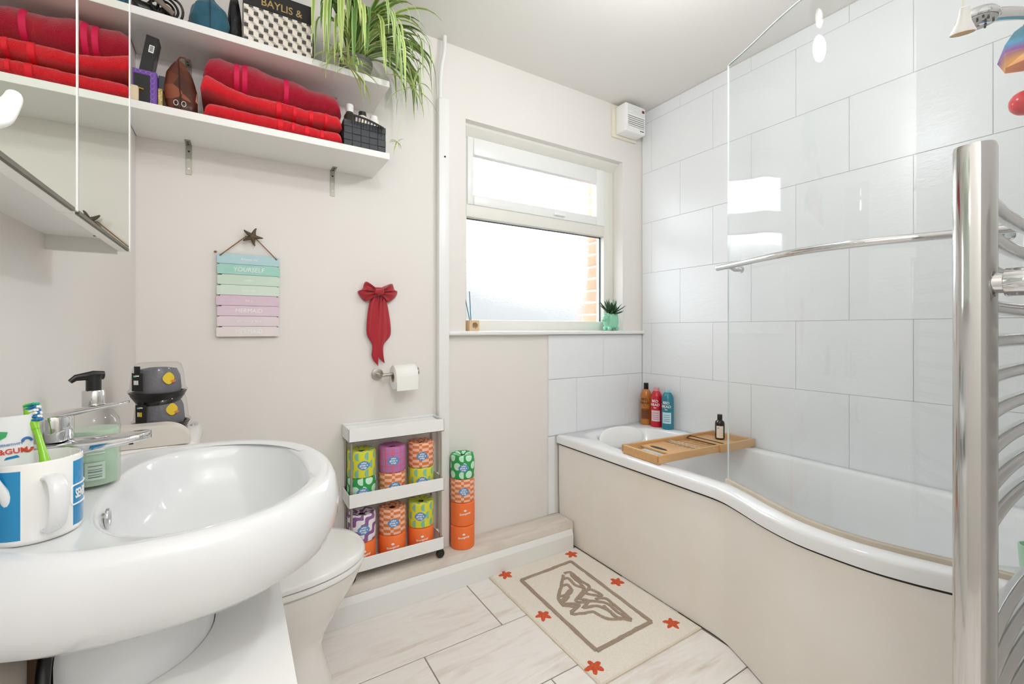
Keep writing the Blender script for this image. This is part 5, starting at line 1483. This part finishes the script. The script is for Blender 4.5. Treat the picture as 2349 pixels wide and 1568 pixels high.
roll('half', gx[2], gy, za, 'yellow half-moon roll under an orange checked roll on the middle trolley tray', .1)
roll('check', gx[2], gy, za + RH + .0006, 'orange checked roll stacked on a yellow roll on the trolley', .1)
roll('orange', gx[0], gy, zbm, 'plain orange roll under the purple wavy roll on the bottom trolley tray', .2)
roll('wave', gx[0], gy, zbm + RH + .0006, 'white roll with purple waves stacked on an orange roll', .15)
roll('orange', gx[1], gy, zbm, 'plain orange roll under an orange checked roll on the bottom trolley tray', .05)
roll('check', gx[1], gy, zbm + RH + .0006, 'orange checked roll stacked on a plain orange roll in the trolley', .1)
roll('orange', gx[2], gy, zbm, 'plain orange roll under a yellow roll on the bottom trolley tray', .12)
roll('half', gx[2], gy, zbm + RH + .0006, 'yellow half-moon roll stacked on a plain orange roll', -.05)
lx, ly = .884, 1.8425
roll('orange', lx, ly, LZ + .0006, 'plain orange roll standing on the ledge, bottom of the loose stack', .12)
roll('orange', lx + .001, ly, LZ + RH + .0012, 'plain orange roll second from the ledge in the loose stack', .22)
roll('check', lx, ly, LZ + 2 * RH + .0018, 'orange checked roll under the green dotted roll in the loose stack', .12)
roll('dots', lx, ly, LZ + 3 * RH + .0024, 'green roll with pale dots on top of the loose stack', .1)

# ================================================================== RUG
RG = (.975, 1.478, 1.035, 1.755)
rug = thing('bath_mat', 'cream tufted bath mat with coral stars and a brown winged emblem', 'bath mat', (1.226, 1.395, 0.0002))
def rugfn(u, v):
    x, yy = lerp(RG[0], RG[1], u), lerp(RG[2], RG[3], v); e_ = min(u, 1 - u, v, 1 - v)
    h = .0085 + .0016 * noise.noise((x * 60, yy * 60, 0)) + .0012 * noise.noise((x * 170, yy * 170, 3))
    if e_ < .012: h *= .35 + .65 * e_ / .012
    if e_ <= 0: h = .0004
    return (x + .002 * noise.noise((yy * 5, 1, u)), yy, max(.0004, h))
build('pile', surf(rugfn, 110, 150), 'rug', rug, angle=80)
for (a, b, c_, d_) in ((RG[0] - .004, RG[0] + .004, RG[2] - .004, RG[3] + .002), (RG[1] - .004, RG[1] + .003, RG[2] - .004, RG[3] + .002), (RG[0], RG[1], RG[2] - .005, RG[2] + .003)):
    build('hem', box(a, b, c_, d_, .0003, .0055, .0022), 'rug_hem', rug)
def fuzz(pts, r, z=.009, seed=0, close=False):
    P = catmull([(p[0], p[1], z) for p in pts], 7) if len(pts) > 2 else [Vector((lerp(pts[0][0], pts[1][0], i / 14), lerp(pts[0][1], pts[1][1], i / 14), z)) for i in range(15)]
    P = [p + Vector((noise.noise((p.x * 40, p.y * 40, seed)) * .0022, noise.noise((p.x * 40, p.y * 40, seed + 5)) * .0022, 0)) for p in P]
    return tube(P, [r * (1 + .22 * noise.noise((i * .9, seed, 2))) for i in range(len(P))], 8, .55, 1.0)
def cr(p):   # crop coordinates of the mat detail -> floor point
    q = onZ(1080 + p[0] / 4.195, 1200 + p[1] / 4.195, .009); return (q.x, q.y)
fr4 = [(965, 365), (1735, 945), (1210, 1225), (485, 545)]
for i in range(4): build('border', fuzz([cr(fr4[i]), cr(fr4[(i + 1) % 4])], .0088, seed=i * 3.1), 'tuft', rug)
emblem = [
    [(980, 480), (1070, 560), (1140, 610), (1050, 720), (1130, 740), (1080, 815)],
    [(900, 480), (960, 470), (985, 520), (1090, 625), (1010, 740), (1110, 760)],
    [(880, 540), (940, 530), (1000, 590), (1080, 620)], [(870, 610), (930, 590), (970, 650), (900, 720), (880, 770), (1040, 780), (970, 870), (1180, 850)],
    [(850, 700), (905, 690), (950, 640)], [(845, 740), (900, 745), (940, 700)], [(900, 790), (980, 800), (1020, 800), (960, 850)],
    [(1180, 850), (1310, 915), (1450, 920)], [(1080, 815), (1210, 795), (1330, 840), (1400, 900), (1550, 935)],
    [(1110, 750), (1220, 750), (1330, 780), (1420, 860), (1540, 920)], [(1090, 670), (1150, 635), (1260, 690), (1170, 690), (1100, 670)],
    [(1200, 730), (1290, 720), (1400, 800), (1545, 925)], [(1280, 790), (1350, 860), (1430, 915)], [(890, 500), (870, 600), (845, 720), (900, 800)]]
for i, pl in enumerate(emblem): build('emblem_stroke', fuzz([cr(p) for p in pl], .0074, seed=20 + i), 'tuft', rug)
for k_, (sx_, sy_) in enumerate(((1311, 1270), (1160, 1317), (1415, 1333), (1246, 1410), (1541, 1428), (1364, 1528))):
    c = onZ(sx_, sy_, .011); vs = []; fs = []; N_ = 40; a0 = [1.2, .2, .5, .3, .9, .3][k_]
    for s_ in (0, .35, .7, 1.0):
        for j in range(N_):
            a = 2 * math.pi * j / N_
            r = (.0255 + .0095 * math.cos(5 * (a - a0))) * (1 + .08 * noise.noise((math.cos(a) * 3, math.sin(a) * 3, k_))) * 1.06
            z = .0165 - .008 * s_ ** 2.5 + .0015 * noise.noise((c.x * 90 + s_ * 7 * math.cos(a), s_ * 7 * math.sin(a), k_)) if s_ < 1 else .006
            vs.append((c.x + r * s_ * math.cos(a), c.y + r * s_ * math.sin(a), z))
    for q in range(3):
        for j in range(N_):
            a = q * N_ + j; b = q * N_ + (j + 1) % N_; fs.append((a, b, b + N_, a + N_))
    build('star', G().add(vs, fs), 'coral', rug, angle=80)

# ================================================================== WINDOW SILL THINGS
df = thing('reed_diffuser', 'wooden cube reed diffuser with blue reeds on the window sill', 'diffuser', (.952, 1.905, 1.112))
D0 = (.9375, .9905, 1.878, 1.931, 1.1122)
bm = bmesh.new()
g = G(); N_ = 24
cxx, czz = (D0[0] + D0[1]) / 2, D0[4] + .0255
sq = []
for j in range(N_):
    a = 2 * math.pi * j / N_ + math.pi / 4; c, s = math.cos(a), math.sin(a); k_ = .0255 / max(abs(c), abs(s)); sq.append((cxx + k_ * c, czz + k_ * s))
ci = [(cxx + .003 + .0155 * math.cos(2 * math.pi * j / N_ + math.pi / 4), czz + .0155 * math.sin(2 * math.pi * j / N_ + math.pi / 4)) for j in range(N_)]
bm.free()
rings = [[(a, D0[2], b) for a, b in ci], [(a, D0[2], b) for a, b in sq], [(a, D0[3], b) for a, b in sq], [(a, D0[3], b) for a, b in ci], [(a, D0[2], b) for a, b in ci]]
build('block', loft(rings, True, False, False), 'plywood', df, angle=30)
build('vial', cyl((cxx - .004, 1.904, czz - .0125), (cxx - .004, 1.904, czz + .018), .0085, 18), plain('pale_aqua_vial', '#bcd6d4', .1), df)
for tip in ((.936, 1.930, 1.285), (.958, 1.920, 1.302)):
    build('reed', tube([(cxx - .004, 1.904, czz - .008), tip], .0022, 8), 'reed', df)
pt = thing('animal_planter', 'mint ceramic animal-shaped planter with a spiky succulent on the sill', 'planter', (1.845, 1.905, 1.112))
pc2 = Vector((1.876, 1.906, 1.1122)); K = 1.32
def KV(x, y, z): return pc2 + Vector((x, y, z)) * K
build('bowl', lathe([(r * K, z * K) for r, z in [(.018, .008), (.028, .014), (.0335, .034), (.033, .058), (.030, .074), (.028, .075), (.025, .068), (.01, .064)]], pc2, 32), 'mint', pt)
build('soil', lathe([(.027 * K, .066 * K), (.02 * K, .070 * K), (.004, .071 * K)], pc2, 20), 'soil', pt)
for dx, dy in ((-.022, -.016), (.020, -.016), (-.020, .016), (.020, .016)): build('foot', ellipsoid(KV(dx, dy, .0095), .010 * K, .010 * K, .0095 * K, 14, 8), 'mint', pt)
hdv = KV(-.044, -.012, .056)
hd_ = build('head', ellipsoid(hdv, .016 * K, .014 * K, .015 * K).merge(tube(catmull([KV(-.022, -.004, .030), KV(-.034, -.009, .042), hdv], 5), .013 * K, 14)).merge(ellipsoid(hdv + Vector((-.015, -.006, -.009)) * K, .011 * K, .009 * K, .0085 * K)), 'mint', pt)
for q in (-1, 1):
    build('ear', ellipsoid(hdv + Vector((.006, q * .011, .013)) * K, .006 * K, .004 * K, .009 * K, 10, 8), 'mint', hd_)
    build('eye', ellipsoid(hdv + Vector((-.013, q * .008 - .003, .005)) * K, .002, .002, .002, 8, 6), 'ink', hd_)
random.seed(11); made = 0
while made < 44:
    az = random.uniform(0, 2 * math.pi); el = random.uniform(.05, 1.45); L = random.uniform(.062, .098) * (1.0 if el < 1.0 else .85)
    base = pc2 + Vector((.012 * math.cos(az), .012 * math.sin(az), .092 + .014 * el))
    d = Vector((math.cos(az) * math.cos(el), math.sin(az) * math.cos(el), math.sin(el)))
    tip = base + d * L
    if tip.y > FY - .045 or tip.z < pc2.z + .085 or tip.x > 2.0 or (tip.x > 1.955 and tip.y > 1.892): continue
    build('leaf', tube([base, base.lerp(tip, .35), base.lerp(tip, .75), tip + Vector((0, 0, .003))], [.0065, .0072, .0046, .0006], 6, .5, 1.0), 'succulent', pt)
    made += 1
